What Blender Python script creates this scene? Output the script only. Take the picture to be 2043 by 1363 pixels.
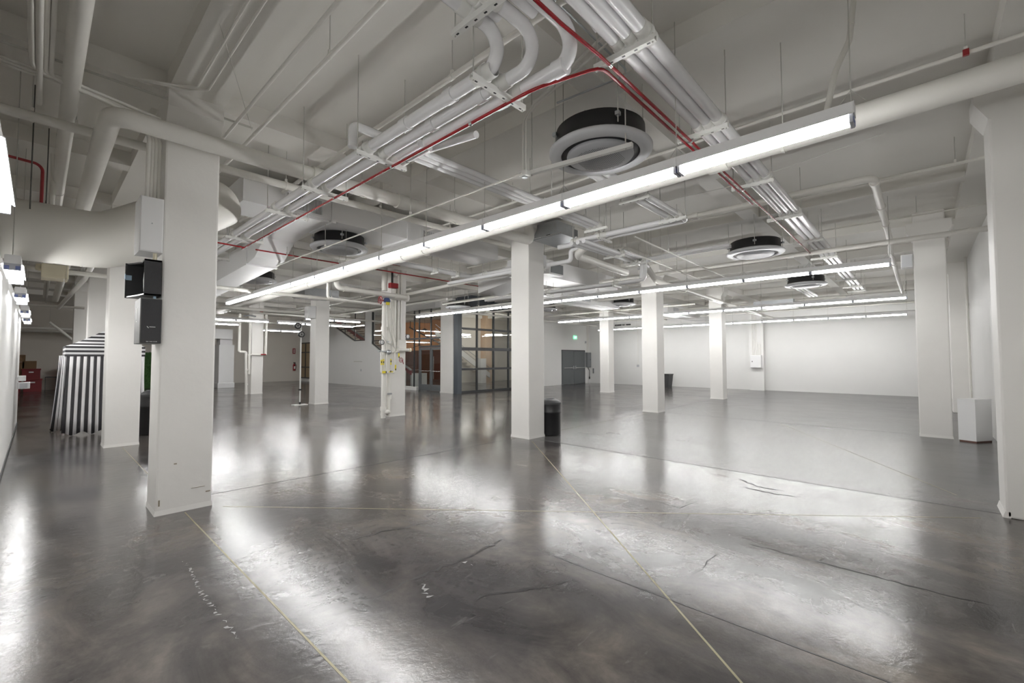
import bpy, bmesh, math, random
from mathutils import Vector, Matrix
random.seed(7)
for o in list(bpy.data.objects):
    bpy.data.objects.remove(o)
SC = bpy.context.scene
COL = SC.collection
PI = math.pi

# ------------------------------------------------------------------ camera, world, exposure
# world axes: x runs along the far-right vanishing direction, y along the far-left one, z up
YAW, PITCH, ROLL, FPX = 0.74886, 0.0392, -0.00116, 879.41
cd = bpy.data.cameras.new('camera')
cd.sensor_width = 36.0
cd.lens = FPX / 2043.0 * 36.0
cd.clip_start = 0.02
cd.clip_end = 200
cam = bpy.data.objects.new('camera', cd)
COL.objects.link(cam)
fw = Vector((math.cos(YAW) * math.cos(PITCH), math.sin(YAW) * math.cos(PITCH), math.sin(PITCH)))
rt = Vector((math.sin(YAW), -math.cos(YAW), 0))
up = rt.cross(fw)
r2 = rt * math.cos(ROLL) + up * math.sin(ROLL)
u2 = up * math.cos(ROLL) - rt * math.sin(ROLL)
m3 = Matrix((r2, u2, -fw)).transposed()
cam.matrix_world = Matrix.Translation((0, 0, 1.58)) @ m3.to_4x4()
SC.camera = cam
SC.view_settings.view_transform = 'Standard'
SC.view_settings.look = 'None'
SC.view_settings.gamma = 1
SC.view_settings.use_curve_mapping = False
SC.view_settings.exposure = 0.1
TUBE = 66.0            # radiance of the fluorescent tubes
w = bpy.data.worlds.new('world')
SC.world = w
w.use_nodes = True
w.node_tree.nodes['Background'].inputs[0].default_value = (0.02, 0.02, 0.02, 1)
w.node_tree.nodes['Background'].inputs[1].default_value = 1.0
cy = SC.cycles
cy.max_bounces = 10
cy.diffuse_bounces = 6
cy.glossy_bounces = 4
cy.transparent_max_bounces = 12
cy.sample_clamp_indirect = 6.0
cy.caustics_reflective = False
cy.caustics_refractive = False

# ------------------------------------------------------------------ materials
def srgb(r, g, b):
    f = lambda c: (c / 255 / 12.92) if c / 255 <= 0.04045 else ((c / 255 + 0.055) / 1.055) ** 2.4
    return (f(r), f(g), f(b), 1)

def mat(name, col, rough=0.5, metal=0.0, spec=0.5, var=0.0, scale=6.0, bump=0.0, bscale=40.0):
    m = bpy.data.materials.new(name)
    m.use_nodes = True
    nt = m.node_tree
    b = nt.nodes['Principled BSDF']
    b.inputs['Base Color'].default_value = col
    b.inputs['Roughness'].default_value = rough
    b.inputs['Metallic'].default_value = metal
    b.inputs['Specular IOR Level'].default_value = spec
    if var or bump:
        tc = nt.nodes.new('ShaderNodeTexCoord')
    if var:
        n = nt.nodes.new('ShaderNodeTexNoise')
        n.inputs['Scale'].default_value = scale
        n.inputs['Detail'].default_value = 6
        nt.links.new(tc.outputs['Object'], n.inputs['Vector'])
        mx = nt.nodes.new('ShaderNodeMix')
        mx.data_type = 'RGBA'
        mx.inputs['A'].default_value = tuple(c * (1 - var) for c in col[:3]) + (1,)
        mx.inputs['B'].default_value = tuple(min(1, c * (1 + var)) for c in col[:3]) + (1,)
        nt.links.new(n.outputs['Fac'], mx.inputs['Factor'])
        nt.links.new(mx.outputs['Result'], b.inputs['Base Color'])
    if bump:
        n2 = nt.nodes.new('ShaderNodeTexNoise')
        n2.inputs['Scale'].default_value = bscale
        n2.inputs['Detail'].default_value = 4
        nt.links.new(tc.outputs['Object'], n2.inputs['Vector'])
        bp = nt.nodes.new('ShaderNodeBump')
        bp.inputs['Strength'].default_value = bump
        bp.inputs['Distance'].default_value = 0.01
        nt.links.new(n2.outputs['Fac'], bp.inputs['Height'])
        nt.links.new(bp.outputs['Normal'], b.inputs['Normal'])
    return m

def emis(name, col, s):
    m = bpy.data.materials.new(name)
    m.use_nodes = True
    b = m.node_tree.nodes['Principled BSDF']
    b.inputs['Base Color'].default_value = (0.8, 0.8, 0.8, 1)
    b.inputs['Emission Color'].default_value = col
    b.inputs['Emission Strength'].default_value = s
    return m

def glass(name, tint, refl=0.12, rough=0.02):
    m = bpy.data.materials.new(name)
    m.use_nodes = True
    nt = m.node_tree
    for n in list(nt.nodes):
        if n.type != 'OUTPUT_MATERIAL':
            nt.nodes.remove(n)
    out = [n for n in nt.nodes if n.type == 'OUTPUT_MATERIAL'][0]
    t = nt.nodes.new('ShaderNodeBsdfTransparent')
    t.inputs[0].default_value = tint
    g = nt.nodes.new('ShaderNodeBsdfGlossy')
    g.inputs['Roughness'].default_value = rough
    lw = nt.nodes.new('ShaderNodeLayerWeight')
    pw = nt.nodes.new('ShaderNodeMath')
    pw.operation = 'POWER'
    pw.inputs[1].default_value = 5.0
    nt.links.new(lw.outputs['Facing'], pw.inputs[0])
    f = nt.nodes.new('ShaderNodeMath')
    f.operation = 'MULTIPLY_ADD'
    f.inputs[1].default_value = 0.9
    f.inputs[2].default_value = 0.04
    nt.links.new(pw.outputs[0], f.inputs[0])
    mx = nt.nodes.new('ShaderNodeMixShader')
    nt.links.new(f.outputs[0], mx.inputs[0])
    nt.links.new(t.outputs[0], mx.inputs[1])
    nt.links.new(g.outputs[0], mx.inputs[2])
    nt.links.new(mx.outputs[0], out.inputs[0])
    return m

def floor_material():
    m = bpy.data.materials.new('polished_concrete')
    m.use_nodes = True
    nt = m.node_tree
    L = nt.links.new
    b = nt.nodes['Principled BSDF']
    tc = nt.nodes.new('ShaderNodeTexCoord')
    def mapping(sx, sy, rz=0.0):
        mp = nt.nodes.new('ShaderNodeMapping')
        mp.inputs['Scale'].default_value = (sx, sy, 1)
        mp.inputs['Rotation'].default_value = (0, 0, rz)
        L(tc.outputs['Object'], mp.inputs['Vector'])
        return mp
    def noise(mp, scale, detail=6, rough=0.55, dist=0.0):
        n = nt.nodes.new('ShaderNodeTexNoise')
        n.inputs['Scale'].default_value = scale
        n.inputs['Detail'].default_value = detail
        n.inputs['Roughness'].default_value = rough
        n.inputs['Distortion'].default_value = dist
        L(mp.outputs[0], n.inputs['Vector'])
        return n
    def ramp(src, stops):
        r = nt.nodes.new('ShaderNodeValToRGB')
        e = r.color_ramp.elements
        e[0].position, e[0].color = stops[0]
        e[1].position, e[1].color = stops[-1]
        for p, c in stops[1:-1]:
            x = e.new(p)
            x.color = c
        L(src, r.inputs[0])
        return r
    def mix(a, bb, fac, mode='MIX'):
        x = nt.nodes.new('ShaderNodeMix')
        x.data_type = 'RGBA'
        x.blend_type = mode
        for s, v in (('A', a), ('B', bb), ('Factor', fac)):
            if hasattr(v, 'is_linked') or hasattr(v, 'links'):
                L(v, x.inputs[s])
            else:
                x.inputs[s].default_value = v
        return x.outputs['Result']
    base = mapping(1, 1)
    big = noise(base, 0.55, 5, 0.6, 0.6)
    med = noise(mapping(1, 0.55, 0.5), 1.9, 8, 0.65, 0.9)
    fine = noise(base, 14, 8, 0.7)
    c1 = ramp(big.outputs['Fac'], [(0.3, (0.040, 0.038, 0.042, 1)), (0.5, (0.078, 0.071, 0.067, 1)), (0.72, (0.130, 0.113, 0.096, 1))])
    c2 = ramp(med.outputs['Fac'], [(0.3, (0.28, 0.28, 0.31, 1)), (0.5, (0.9, 0.9, 0.9, 1)), (0.70, (1.8, 1.74, 1.64, 1))])
    col = mix(c1.outputs['Color'], c2.outputs['Color'], 0.8, 'MULTIPLY')
    c3 = ramp(fine.outputs['Fac'], [(0.35, (0.85, 0.85, 0.85, 1)), (0.65, (1.15, 1.15, 1.15, 1))])
    col = mix(col, c3.outputs['Color'], 0.6, 'MULTIPLY')
    # the pour beyond the third column line is a paler grey
    sep = nt.nodes.new('ShaderNodeSeparateXYZ')
    L(tc.outputs['Object'], sep.inputs[0])
    far = nt.nodes.new('ShaderNodeMapRange')
    far.inputs['From Min'].default_value = 6.6
    far.inputs['From Max'].default_value = 6.75
    L(sep.outputs['X'], far.inputs['Value'])
    fary = nt.nodes.new('ShaderNodeMapRange')
    fary.inputs['From Min'].default_value = 6.6
    fary.inputs['From Max'].default_value = 5.8
    L(sep.outputs['Y'], fary.inputs['Value'])
    fmul = nt.nodes.new('ShaderNodeMath')
    fmul.operation = 'MULTIPLY'
    L(far.outputs[0], fmul.inputs[0])
    L(fary.outputs[0], fmul.inputs[1])
    far = fmul
    pale = mix(col, (0.115, 0.114, 0.117, 1), 0.5)
    col = mix(col, pale, far.outputs[0])
    # pale scuffs
    scuff = noise(mapping(1, 3.5, 0.75), 1.3, 9, 0.75, 1.4)
    sc = ramp(scuff.outputs['Fac'], [(0.60, (0, 0, 0, 1)), (0.70, (1, 1, 1, 1))])
    scf = nt.nodes.new('ShaderNodeMath')
    scf.operation = 'MULTIPLY'
    scf.inputs[1].default_value = 0.30
    L(sc.outputs['Color'], scf.inputs[0])
    col = mix(col, (0.24, 0.23, 0.225, 1), scf.outputs[0])
    # hairline cracks
    vo = nt.nodes.new('ShaderNodeTexVoronoi')
    vo.feature = 'DISTANCE_TO_EDGE'
    vo.inputs['Scale'].default_value = 0.42
    wob = nt.nodes.new('ShaderNodeVectorMath')
    wob.operation = 'ADD'
    wsc = nt.nodes.new('ShaderNodeVectorMath')
    wsc.operation = 'SCALE'
    wsc.inputs['Scale'].default_value = 1.3
    L(noise(base, 1.6, 8, 0.7).outputs['Color'], wsc.inputs[0])
    L(tc.outputs['Object'], wob.inputs[0])
    L(wsc.outputs[0], wob.inputs[1])
    L(wob.outputs[0], vo.inputs['Vector'])
    cr = ramp(vo.outputs['Distance'], [(0.0, (1, 1, 1, 1)), (0.006, (0, 0, 0, 1))])
    crf = nt.nodes.new('ShaderNodeMath')
    crf.operation = 'MULTIPLY'
    L(cr.outputs['Color'], crf.inputs[0])
    msk = ramp(noise(base, 0.7, 2).outputs['Fac'], [(0.48, (0, 0, 0, 1)), (0.62, (0.7, 0.7, 0.7, 1))])
    L(msk.outputs['Color'], crf.inputs[1])
    col = mix(col, (0.02, 0.018, 0.018, 1), crf.outputs[0])
    L(col, b.inputs['Base Color'])
    # sealer: uneven gloss
    rr = ramp(noise(mapping(1, 0.6, 0.4), 1.1, 7, 0.6, 0.8).outputs['Fac'], [(0.25, (0.115, 0.115, 0.115, 1)), (0.55, (0.175, 0.175, 0.175, 1)), (0.8, (0.28, 0.28, 0.28, 1))])
    rr2 = mix(rr.outputs['Color'], (0.30, 0.30, 0.30, 1), scf.outputs[0])
    rr2 = mix(rr2, mix(rr2, (0.30, 0.30, 0.30, 1), 0.6), far.outputs[0])
    L(rr2, b.inputs['Roughness'])
    b.inputs['Specular IOR Level'].default_value = 0.52
    add = nt.nodes.new('ShaderNodeMath')
    add.operation = 'MULTIPLY_ADD'
    L(noise(mapping(1, 1.9, 0.6), 5.0, 7, 0.58, 0.6).outputs['Fac'], add.inputs[0])
    add.inputs[1].default_value = 1.0
    fnm = nt.nodes.new('ShaderNodeMath')
    fnm.operation = 'MULTIPLY'
    fnm.inputs[1].default_value = 0.38
    L(noise(base, 38, 5, 0.65).outputs['Fac'], fnm.inputs[0])
    L(fnm.outputs[0], add.inputs[2])
    bp = nt.nodes.new('ShaderNodeBump')
    bp.inputs['Strength'].default_value = 0.14
    bp.inputs['Distance'].default_value = 0.012
    L(add.outputs[0], bp.inputs['Height'])
    L(bp.outputs['Normal'], b.inputs['Normal'])
    return m

M = {}
M['floor'] = floor_material()
M['wall'] = mat('white_wall_paint', (0.75, 0.745, 0.73, 1), 0.55, var=0.03, scale=1.5, bump=0.12, bscale=18)
M['wall_tan'] = mat('beige_wall_paint', (0.73, 0.69, 0.63, 1), 0.55, var=0.04, scale=1.5)
M['column'] = mat('white_column_paint', (0.80, 0.785, 0.755, 1), 0.5, var=0.035, scale=2.2, bump=0.25, bscale=9)
M['ceiling'] = mat('ceiling_paint', (0.77, 0.755, 0.715, 1), 0.6, var=0.05, scale=1.2, bump=0.2, bscale=7)
M['pipe'] = mat('white_pipe_paint', (0.78, 0.765, 0.72, 1), 0.42, var=0.04, scale=5)
M['insul'] = mat('white_pvc_jacket', (0.84, 0.84, 0.85, 1), 0.22, var=0.02, scale=4)
M['strut'] = mat('painted_strut', (0.80, 0.80, 0.77, 1), 0.35)
M['steel'] = mat('galvanised_steel', (0.48, 0.50, 0.52, 1), 0.35, 0.75, var=0.1, scale=12)
M['chrome'] = mat('bright_steel', (0.75, 0.75, 0.75, 1), 0.2, 0.95)
M['rod'] = mat('painted_rod', (0.55, 0.54, 0.50, 1), 0.5)
M['darkrod'] = mat('dark_rod', (0.10, 0.10, 0.09, 1), 0.5)
M['red'] = mat('red_pipe_paint', (0.27, 0.008, 0.013, 1), 0.22)
M['redvalve'] = mat('red_valve_paint', (0.28, 0.02, 0.025, 1), 0.4)
M['blue'] = mat('blue_paint', (0.05, 0.08, 0.22, 1), 0.5)
M['yellow'] = mat('yellow_tag', (0.80, 0.66, 0.03, 1), 0.5)
M['duct'] = mat('painted_duct', (0.72, 0.705, 0.66, 1), 0.45, var=0.04, scale=2)
M['ductw'] = mat('white_painted_duct', (0.80, 0.80, 0.80, 1), 0.4, var=0.03, scale=2)
M['black'] = mat('black_plastic', (0.012, 0.012, 0.013, 1), 0.4)
M['char'] = mat('charcoal_plastic', (0.035, 0.036, 0.038, 1), 0.5, var=0.1, scale=10)
M['grille'] = mat('black_speaker_grille', (0.028, 0.028, 0.030, 1), 0.75, bump=0.5, bscale=220)
M['fascia'] = mat('white_fascia', (0.62, 0.63, 0.65, 1), 0.35)
M['panel'] = mat('grey_vent_panel', (0.50, 0.51, 0.53, 1), 0.4)
M['slot'] = mat('dark_slot', (0.01, 0.011, 0.014, 1), 0.3)
M['fixture'] = mat('white_enamel', (0.86, 0.86, 0.86, 1), 0.3)
M['holder'] = mat('lamp_holder_blue', (0.16, 0.20, 0.42, 1), 0.4)
M['holdergrey'] = mat('lamp_holder_grey', (0.45, 0.46, 0.50, 1), 0.4)
M['tube'] = emis('fluorescent_tube', (1.0, 0.995, 0.985, 1), TUBE)
M['door'] = mat('grey_door_paint', (0.125, 0.135, 0.14, 1), 0.4, var=0.05, scale=2)
M['frame'] = mat('dark_aluminium', (0.030, 0.031, 0.034, 1), 0.35)
M['post'] = mat('slate_steel_paint', (0.06, 0.072, 0.085, 1), 0.4)
M['glass'] = glass('clear_glass', (0.90, 0.92, 0.92, 1))
M['box'] = mat('grey_enclosure', (0.20, 0.21, 0.22, 1), 0.45)
M['white'] = mat('white_laminate', (0.80, 0.80, 0.80, 1), 0.4, var=0.02, scale=3)
M['cream'] = mat('cream_plastic', (0.78, 0.72, 0.55, 1), 0.4)
M['orange'] = mat('orange_wall', (0.72, 0.36, 0.17, 1), 0.6, var=0.05, scale=1)
M['peach'] = mat('beige_paint_orange_lit', (0.62, 0.46, 0.33, 1), 0.6)  # beige pier paint with the orange lobby light put into its colour
M['cabgrey'] = mat('worn_grey_cabinet', (0.13, 0.13, 0.125, 1), 0.45, var=0.15, scale=6)
M['wall_n'] = mat('white_wall_paint_lightened', (0.84, 0.835, 0.82, 1), 0.5, var=0.02, scale=1.5)  # same white paint, light missing on the north wall put into its colour
M['wood'] = mat('dark_red_wood', (0.10, 0.035, 0.022, 1), 0.35, var=0.3, scale=3)
M['green'] = mat('hedge_green', (0.035, 0.115, 0.02, 1), 0.7, var=0.5, scale=60)
M['card'] = mat('brown_card', (0.20, 0.12, 0.06, 1), 0.7, var=0.1, scale=5)
M['crate'] = mat('red_crate', (0.20, 0.012, 0.016, 1), 0.4, var=0.15, scale=6)
M['brass'] = mat('brass_joint', (0.27, 0.245, 0.15, 1), 0.35, 0.3, var=0.25, scale=4)
M['exit'] = emis('exit_green', (0.10, 0.75, 0.36, 1), 1.3)
M['exitw'] = emis('exit_letter', (0.75, 1.0, 0.86, 1), 1.6)
M['tape'] = mat('pale_blue_tape', (0.42, 0.58, 0.72, 1), 0.5)
M['letter'] = mat('silver_letter', (0.72, 0.72, 0.70, 1), 0.4)
M['dark'] = mat('dark_letter', (0.05, 0.05, 0.05, 1), 0.6)
M['grass'] = M['green']
M['ink'] = mat('black_canvas', (0.022, 0.021, 0.024, 1), 0.7)
M['canvas'] = mat('white_canvas', (0.78, 0.77, 0.78, 1), 0.7, var=0.05, scale=6)
M['lobbylamp'] = emis('lobby_lamp', (1.0, 0.95, 0.88, 1), 30.0)
M['bulb'] = emis('pendant_bulb', (1.0, 0.86, 0.62, 1), 120.0)
M['amber'] = mat('amber_panel', (0.34, 0.25, 0.14, 1), 0.4)
M['scuff'] = mat('pale_floor_scuff', (0.24, 0.235, 0.23, 1), 0.4, var=0.4, scale=30)
M['stain_dark'] = mat('dark_floor_crack', (0.022, 0.020, 0.020, 1), 0.45, spec=0.15, var=0.4, scale=25)
M['stain'] = mat('chipped_plaster', (0.30, 0.26, 0.20, 1), 0.8)

# ------------------------------------------------------------------ mesh helpers
class MB:
    def __init__(s):
        s.v, s.f, s.s = [], [], []
    def add(s, vs, fs, smooth=False):
        n = len(s.v)
        s.v += [tuple(v) for v in vs]
        s.f += [tuple(i + n for i in f) for f in fs]
        s.s += [smooth] * len(fs)
        return s
    def box(s, x0, x1, y0, y1, z0, z1, bev=0.0):
        if bev > 0:
            bm = bmesh.new()
            bmesh.ops.create_cube(bm, size=1)
            for v in bm.verts:
                v.co = Vector(((x0 + x1) / 2 + v.co.x * (x1 - x0), (y0 + y1) / 2 + v.co.y * (y1 - y0), (z0 + z1) / 2 + v.co.z * (z1 - z0)))
            bmesh.ops.bevel(bm, geom=bm.edges[:], offset=bev, segments=2, affect='EDGES', profile=0.6)
            bm.verts.index_update()
            s.add([v.co for v in bm.verts], [[v.index for v in f.verts] for f in bm.faces])
            bm.free()
            return s
        v = [(x, y, z) for z in (z0, z1) for y in (y0, y1) for x in (x0, x1)]
        return s.add(v, [(0, 2, 3, 1), (4, 5, 7, 6), (0, 1, 5, 4), (2, 6, 7, 3), (0, 4, 6, 2), (1, 3, 7, 5)])
    def prism(s, poly, axis, a, b):
        """polygon in the plane across axis ('x','y','z'), extruded from a to b"""
        n = len(poly)
        def P(p, t):
            return {'x': (t, p[0], p[1]), 'y': (p[0], t, p[1]), 'z': (p[0], p[1], t)}[axis]
        v = [P(p, a) for p in poly] + [P(p, b) for p in poly]
        f = [tuple(range(n))[::-1], tuple(range(n, 2 * n))]
        f += [(i, (i + 1) % n, n + (i + 1) % n, n + i) for i in range(n)]
        return s.add(v, f)
    def tube(s, pts, r, bend=None, seg=10, cap=True):
        P = [Vector(p) for p in pts]
        Q = [P[0]]
        for i in range(1, len(P) - 1):
            a, b, c = P[i - 1], P[i], P[i + 1]
            d1, d2 = (a - b), (c - b)
            l1, l2 = d1.length, d2.length
            d1.normalize(); d2.normalize()
            ang = d1.angle(d2)
            R = bend if bend else 2.2 * r
            if ang > 3.05:
                Q.append(b); continue
            t = min(R / math.tan(ang / 2), 0.48 * l1, 0.48 * l2)
            n = max(3, int((PI - ang) / 0.22))
            p0, p2 = b + d1 * t, b + d2 * t
            for k in range(n + 1):
                u = k / n
                # circular-like blend (rational quadratic)
                wgt = math.sin(ang / 2)
                den = (1 - u) ** 2 + 2 * wgt * u * (1 - u) + u * u
                Q.append(((1 - u) ** 2 * p0 + 2 * wgt * u * (1 - u) * b + u * u * p2) / den)
        Q.append(P[-1])
        T = []
        for i in range(len(Q)):
            a = Q[max(0, i - 1)]
            b = Q[min(len(Q) - 1, i + 1)]
            T.append((b - a).normalized())
        ref = Vector((0, 0, 1)) if abs(T[0].z) < 0.9 else Vector((1, 0, 0))
        N = (ref - T[0] * ref.dot(T[0])).normalized()
        vs, fs = [], []
        for i, q in enumerate(Q):
            N = (N - T[i] * N.dot(T[i])).normalized()
            B = T[i].cross(N)
            for k in range(seg):
                a = 2 * PI * k / seg
                vs.append(q + (N * math.cos(a) + B * math.sin(a)) * r)
        for i in range(len(Q) - 1):
            for k in range(seg):
                k2 = (k + 1) % seg
                fs.append((i * seg + k, i * seg + k2, (i + 1) * seg + k2, (i + 1) * seg + k))
        s.add(vs, fs, True)
        if cap:
            e = (len(Q) - 1) * seg
            s.add([vs[k] for k in range(seg)], [tuple(range(seg))[::-1]])
            s.add([vs[e + k] for k in range(seg)], [tuple(range(seg))])
        return s
    def cyl(s, c, axis, r, h0, h1, seg=16):
        d = {'x': Vector((1, 0, 0)), 'y': Vector((0, 1, 0)), 'z': Vector((0, 0, 1))}[axis]
        c = Vector(c)
        return s.tube([c + d * h0, c + d * h1], r, seg=seg)
    def lathe(s, c, prof, seg=40, smooth=True, axis='z'):
        vs, fs = [], []
        for (r, z) in prof:
            for k in range(seg):
                a = 2 * PI * k / seg
                u, v = r * math.cos(a), r * math.sin(a)
                d = {'z': (u, v, z), 'x': (z, u, v), 'y': (u, z, v)}[axis]
                vs.append((c[0] + d[0], c[1] + d[1], c[2] + d[2]))
        for i in range(len(prof) - 1):
            for k in range(seg):
                k2 = (k + 1) % seg
                fs.append((i * seg + k, i * seg + k2, (i + 1) * seg + k2, (i + 1) * seg + k))
        return s.add(vs, fs, smooth)
    def quad(s, a, b, c, d):
        return s.add([a, b, c, d], [(0, 1, 2, 3)])
    def build(s, name, material, parent=None, kind=None, label=None, cat=None, group=None):
        off = Vector((0, 0, 0))
        if parent is not None:
            p = parent
            while p is not None:
                off += p.location
                p = p.parent
        elif cat is not None and s.v:
            xs = [v[0] for v in s.v]; ys = [v[1] for v in s.v]; zs = [v[2] for v in s.v]
            off = Vector(((min(xs) + max(xs)) / 2, (min(ys) + max(ys)) / 2, min(zs)))
        me = bpy.data.meshes.new(name)
        me.from_pydata([(v[0] - off.x, v[1] - off.y, v[2] - off.z) for v in s.v], [], s.f)
        me.polygons.foreach_set('use_smooth', s.s)
        me.update()
        bm = bmesh.new()
        bm.from_mesh(me)
        bmesh.ops.recalc_face_normals(bm, faces=bm.faces[:])
        bm.to_mesh(me)
        bm.free()
        me.materials.append(material)
        o = bpy.data.objects.new(name, me)
        COL.objects.link(o)
        if parent is not None:
            o.parent = parent
        else:
            o.location = off
        tag(o, label, cat, group, kind)
        return o

def tag(o, label=None, cat=None, group=None, kind=None):
    if label: o['label'] = label
    if cat: o['category'] = cat
    if group: o['group'] = group
    if kind: o['kind'] = kind
    return o

def thing(name, label, cat, loc, group=None):
    o = bpy.data.objects.new(name, None)
    COL.objects.link(o)
    o.location = loc
    o.empty_display_size = 0.1
    return tag(o, label, cat, group)

def copy_tree(o, parent=None):
    c = o.copy()
    COL.objects.link(c)
    if parent is not None:
        c.parent = parent
    for ch in list(o.children):
        copy_tree(ch, c)
    return c

def box(name, material, x0, x1, y0, y1, z0, z1, parent=None, bev=0.0, **k):
    return MB().box(x0, x1, y0, y1, z0, z1, bev).build(name, material, parent, **k)

def struct(name, material, x0, x1, y0, y1, z0, z1, parent=None):
    return box(name, material, x0, x1, y0, y1, z0, z1, parent, kind='structure' if parent is None else None)

ORD = ['first', 'second', 'third', 'fourth', 'fifth', 'sixth', 'seventh', 'eighth', 'ninth', 'tenth', 'eleventh', 'twelfth', 'thirteenth', 'fourteenth']

def text_mesh(body, size, name, material, parent, loc, rot, width=None):
    cu = bpy.data.curves.new('txt', 'FONT')
    cu.body = body
    cu.size = size
    cu.extrude = 0.001
    cu.align_x = 'CENTER'
    cu.align_y = 'CENTER'
    t = bpy.data.objects.new('txt', cu)
    COL.objects.link(t)
    dg = bpy.context.evaluated_depsgraph_get()
    me = bpy.data.meshes.new_from_object(t.evaluated_get(dg))
    bpy.data.objects.remove(t)
    me.materials.clear()
    me.materials.append(material)
    if width:
        ww = max(v.co.x for v in me.vertices) - min(v.co.x for v in me.vertices)
        for v in me.vertices: v.co.x *= width / ww
    o = bpy.data.objects.new(name, me)
    COL.objects.link(o)
    o.parent = parent
    off = Vector((0, 0, 0)); p = parent
    while p is not None:
        off += p.location; p = p.parent
    o.location = Vector(loc) - off
    o.rotation_euler = rot
    return o

SLAB, BEAM = 4.57, 4.36
HC = 0.241

# ------------------------------------------------------------------ floor, ceiling, walls
fl = MB().box(-3, 25.2, -2.2, 45, -0.2, 0.0).build('floor', M['floor'], kind='structure')
def joint(p, q, wd=0.012, m='brass'):
    p, q = Vector((p[0], p[1], 0)), Vector((q[0], q[1], 0))
    d = (q - p).normalized()
    n = Vector((-d.y, d.x, 0)) * wd / 2
    b = MB()
    v = [p - n, p + n, q + n, q - n]
    b.add([(*a.xy, -0.01) for a in v] + [(*a.xy, 0.0012) for a in v],
          [(0, 1, 2, 3), (4, 5, 6, 7), (0, 1, 5, 4), (1, 2, 6, 5), (2, 3, 7, 6), (3, 0, 4, 7)])
    b.build('joint_strip', M[m], fl)
joint((1.08, 5.62), (1.08, -0.9), 0.012)
joint((6.5, 5.52), (2.05, 0.30), 0.014)
joint((1.40, 5.54), (6.40, -0.38), 0.010)
joint((7.27, -0.25), (12.3, 2.55), 0.010)
joint((1.08, 6.3), (1.08, 10.6), 0.008)
joint((1.4, 6.13), (6.5, 5.96), 0.012, 'dark')
joint((6.72, 5.5), (6.70, -0.9), 0.010, 'dark')
joint((2.86, 2.2), (2.88, -0.9), 0.010, 'dark')
joint((7.2, 5.9), (12.3, 5.92), 0.010, 'brass')
joint((12.9, 5.9), (18.0, 5.9), 0.010, 'dark')
joint((7.1, 6.1), (12.4, 10.7), 0.008, 'dark')
joint((12.6, 5.6), (12.45, 0.2), 0.010, 'dark')

def mark(name, pts, w0, m, seed):
    rr = random.Random(seed)
    b = MB()
    P = [Vector((x, y, 0)) for x, y in pts]
    Q = []
    for a, c in zip(P, P[1:]):
        n = max(2, int((c - a).length / (0.02 if m == 'scuff' else 0.05)))
        for i in range(n):
            Q.append(a.lerp(c, i / n))
    Q.append(P[-1])
    vs = []
    for i, q in enumerate(Q):
        d = (Q[min(i + 1, len(Q) - 1)] - Q[max(i - 1, 0)]).normalized()
        n = Vector((-d.y, d.x, 0))
        tpr = math.sin(PI * i / (len(Q) - 1)) ** 0.5 if 0 < i < len(Q) - 1 else 0.05
        c = q + n * rr.uniform(-1, 1) * w0 * 0.8
        ww = w0 * tpr * (rr.uniform(0.1, 1.0) ** 2 if m == 'scuff' else rr.uniform(0.15, 1.0))
        vs += [(c + n * ww).to_tuple(), (c - n * ww).to_tuple()]
    b.add([(x, y, 0.0014) for x, y, z in vs], [(2 * i, 2 * i + 1, 2 * i + 3, 2 * i + 2) for i in range(len(Q) - 1) if m != 'scuff' or rr.random() < 0.6])
    return b.build(name, M[m], fl)
mark('floor_stain', [(1.52, 2.68), (1.73, 2.71), (1.97, 2.72), (2.31, 2.7), (2.53, 2.7), (2.83, 2.72)], 0.022, 'stain_dark', 1)
mark('floor_stain', [(1.93, 2.2), (2.1, 2.17), (2.26, 2.06), (2.39, 1.98), (2.52, 1.92), (2.65, 1.89)], 0.022, 'stain_dark', 2)
mark('floor_stain', [(1.93, 3.7), (2.18, 3.66), (2.4, 3.58), (2.68, 3.56)], 0.02, 'stain_dark', 3)
mark('floor_crack', [(3.14, 1.28), (3.29, 1.28), (3.44, 1.25), (3.6, 1.27), (3.86, 1.25)], 0.005, 'stain_dark', 4)
mark('floor_crack', [(6.31, 1.8), (6.09, 1.54), (6.1, 1.23)], 0.02, 'stain_dark', 5)
mark('floor_stain', [(5.96, 1.68), (5.9, 1.33), (5.94, 1.06)], 0.02, 'stain_dark', 6)
mark('floor_crack', [(4.73, 2.32), (4.71, 2.14), (4.67, 1.92), (5.06, 1.86)], 0.005, 'stain_dark', 7)
mark('floor_crack', [(4.18, 1.13), (4.18, 0.5), (4.17, 0.02), (4.2, -0.3)], 0.012, 'stain_dark', 8)
mark('paint_scuff', [(0.82, 4.28), (0.83, 4.12), (0.82, 3.93), (0.8, 3.64), (0.8, 3.47), (0.81, 3.32), (0.81, 3.12), (0.82, 2.87)], 0.018, 'scuff', 9)
mark('paint_scuff', [(2.27, 2.68), (2.3, 2.63), (2.32, 2.56)], 0.03, 'scuff', 10)
mark('paint_scuff', [(1.88, 2.62), (1.85, 2.51), (1.77, 2.41)], 0.03, 'scuff', 11)
mark('floor_crack', [(2.86, 1.94), (3.02, 1.93)], 0.005, 'stain_dark', 12)
ce = struct('ceiling', M['ceiling'], -3, 25.2, -2.2, 45, SLAB, SLAB + 0.25)
for i, x in enumerate((1.08, 6.84, 12.6, 18.36, 24.12)):
    box('beam', M['ceiling'], x - HC, x + HC, -2.0, 34, BEAM, SLAB, ce)
for x in (-1.8, 3.96, 9.72, 15.48, 21.24):
    box('joist', M['ceiling'], x - 0.135, x + 0.135, -2.0, 34, BEAM + 0.004, SLAB, ce)
for y in (-0.8, 5.92, 10.93, 15.74, 22.48, 28.0):
    box('beam', M['ceiling'], -3, 25, y - HC, y + HC, BEAM + 0.002, SLAB, ce)
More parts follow.
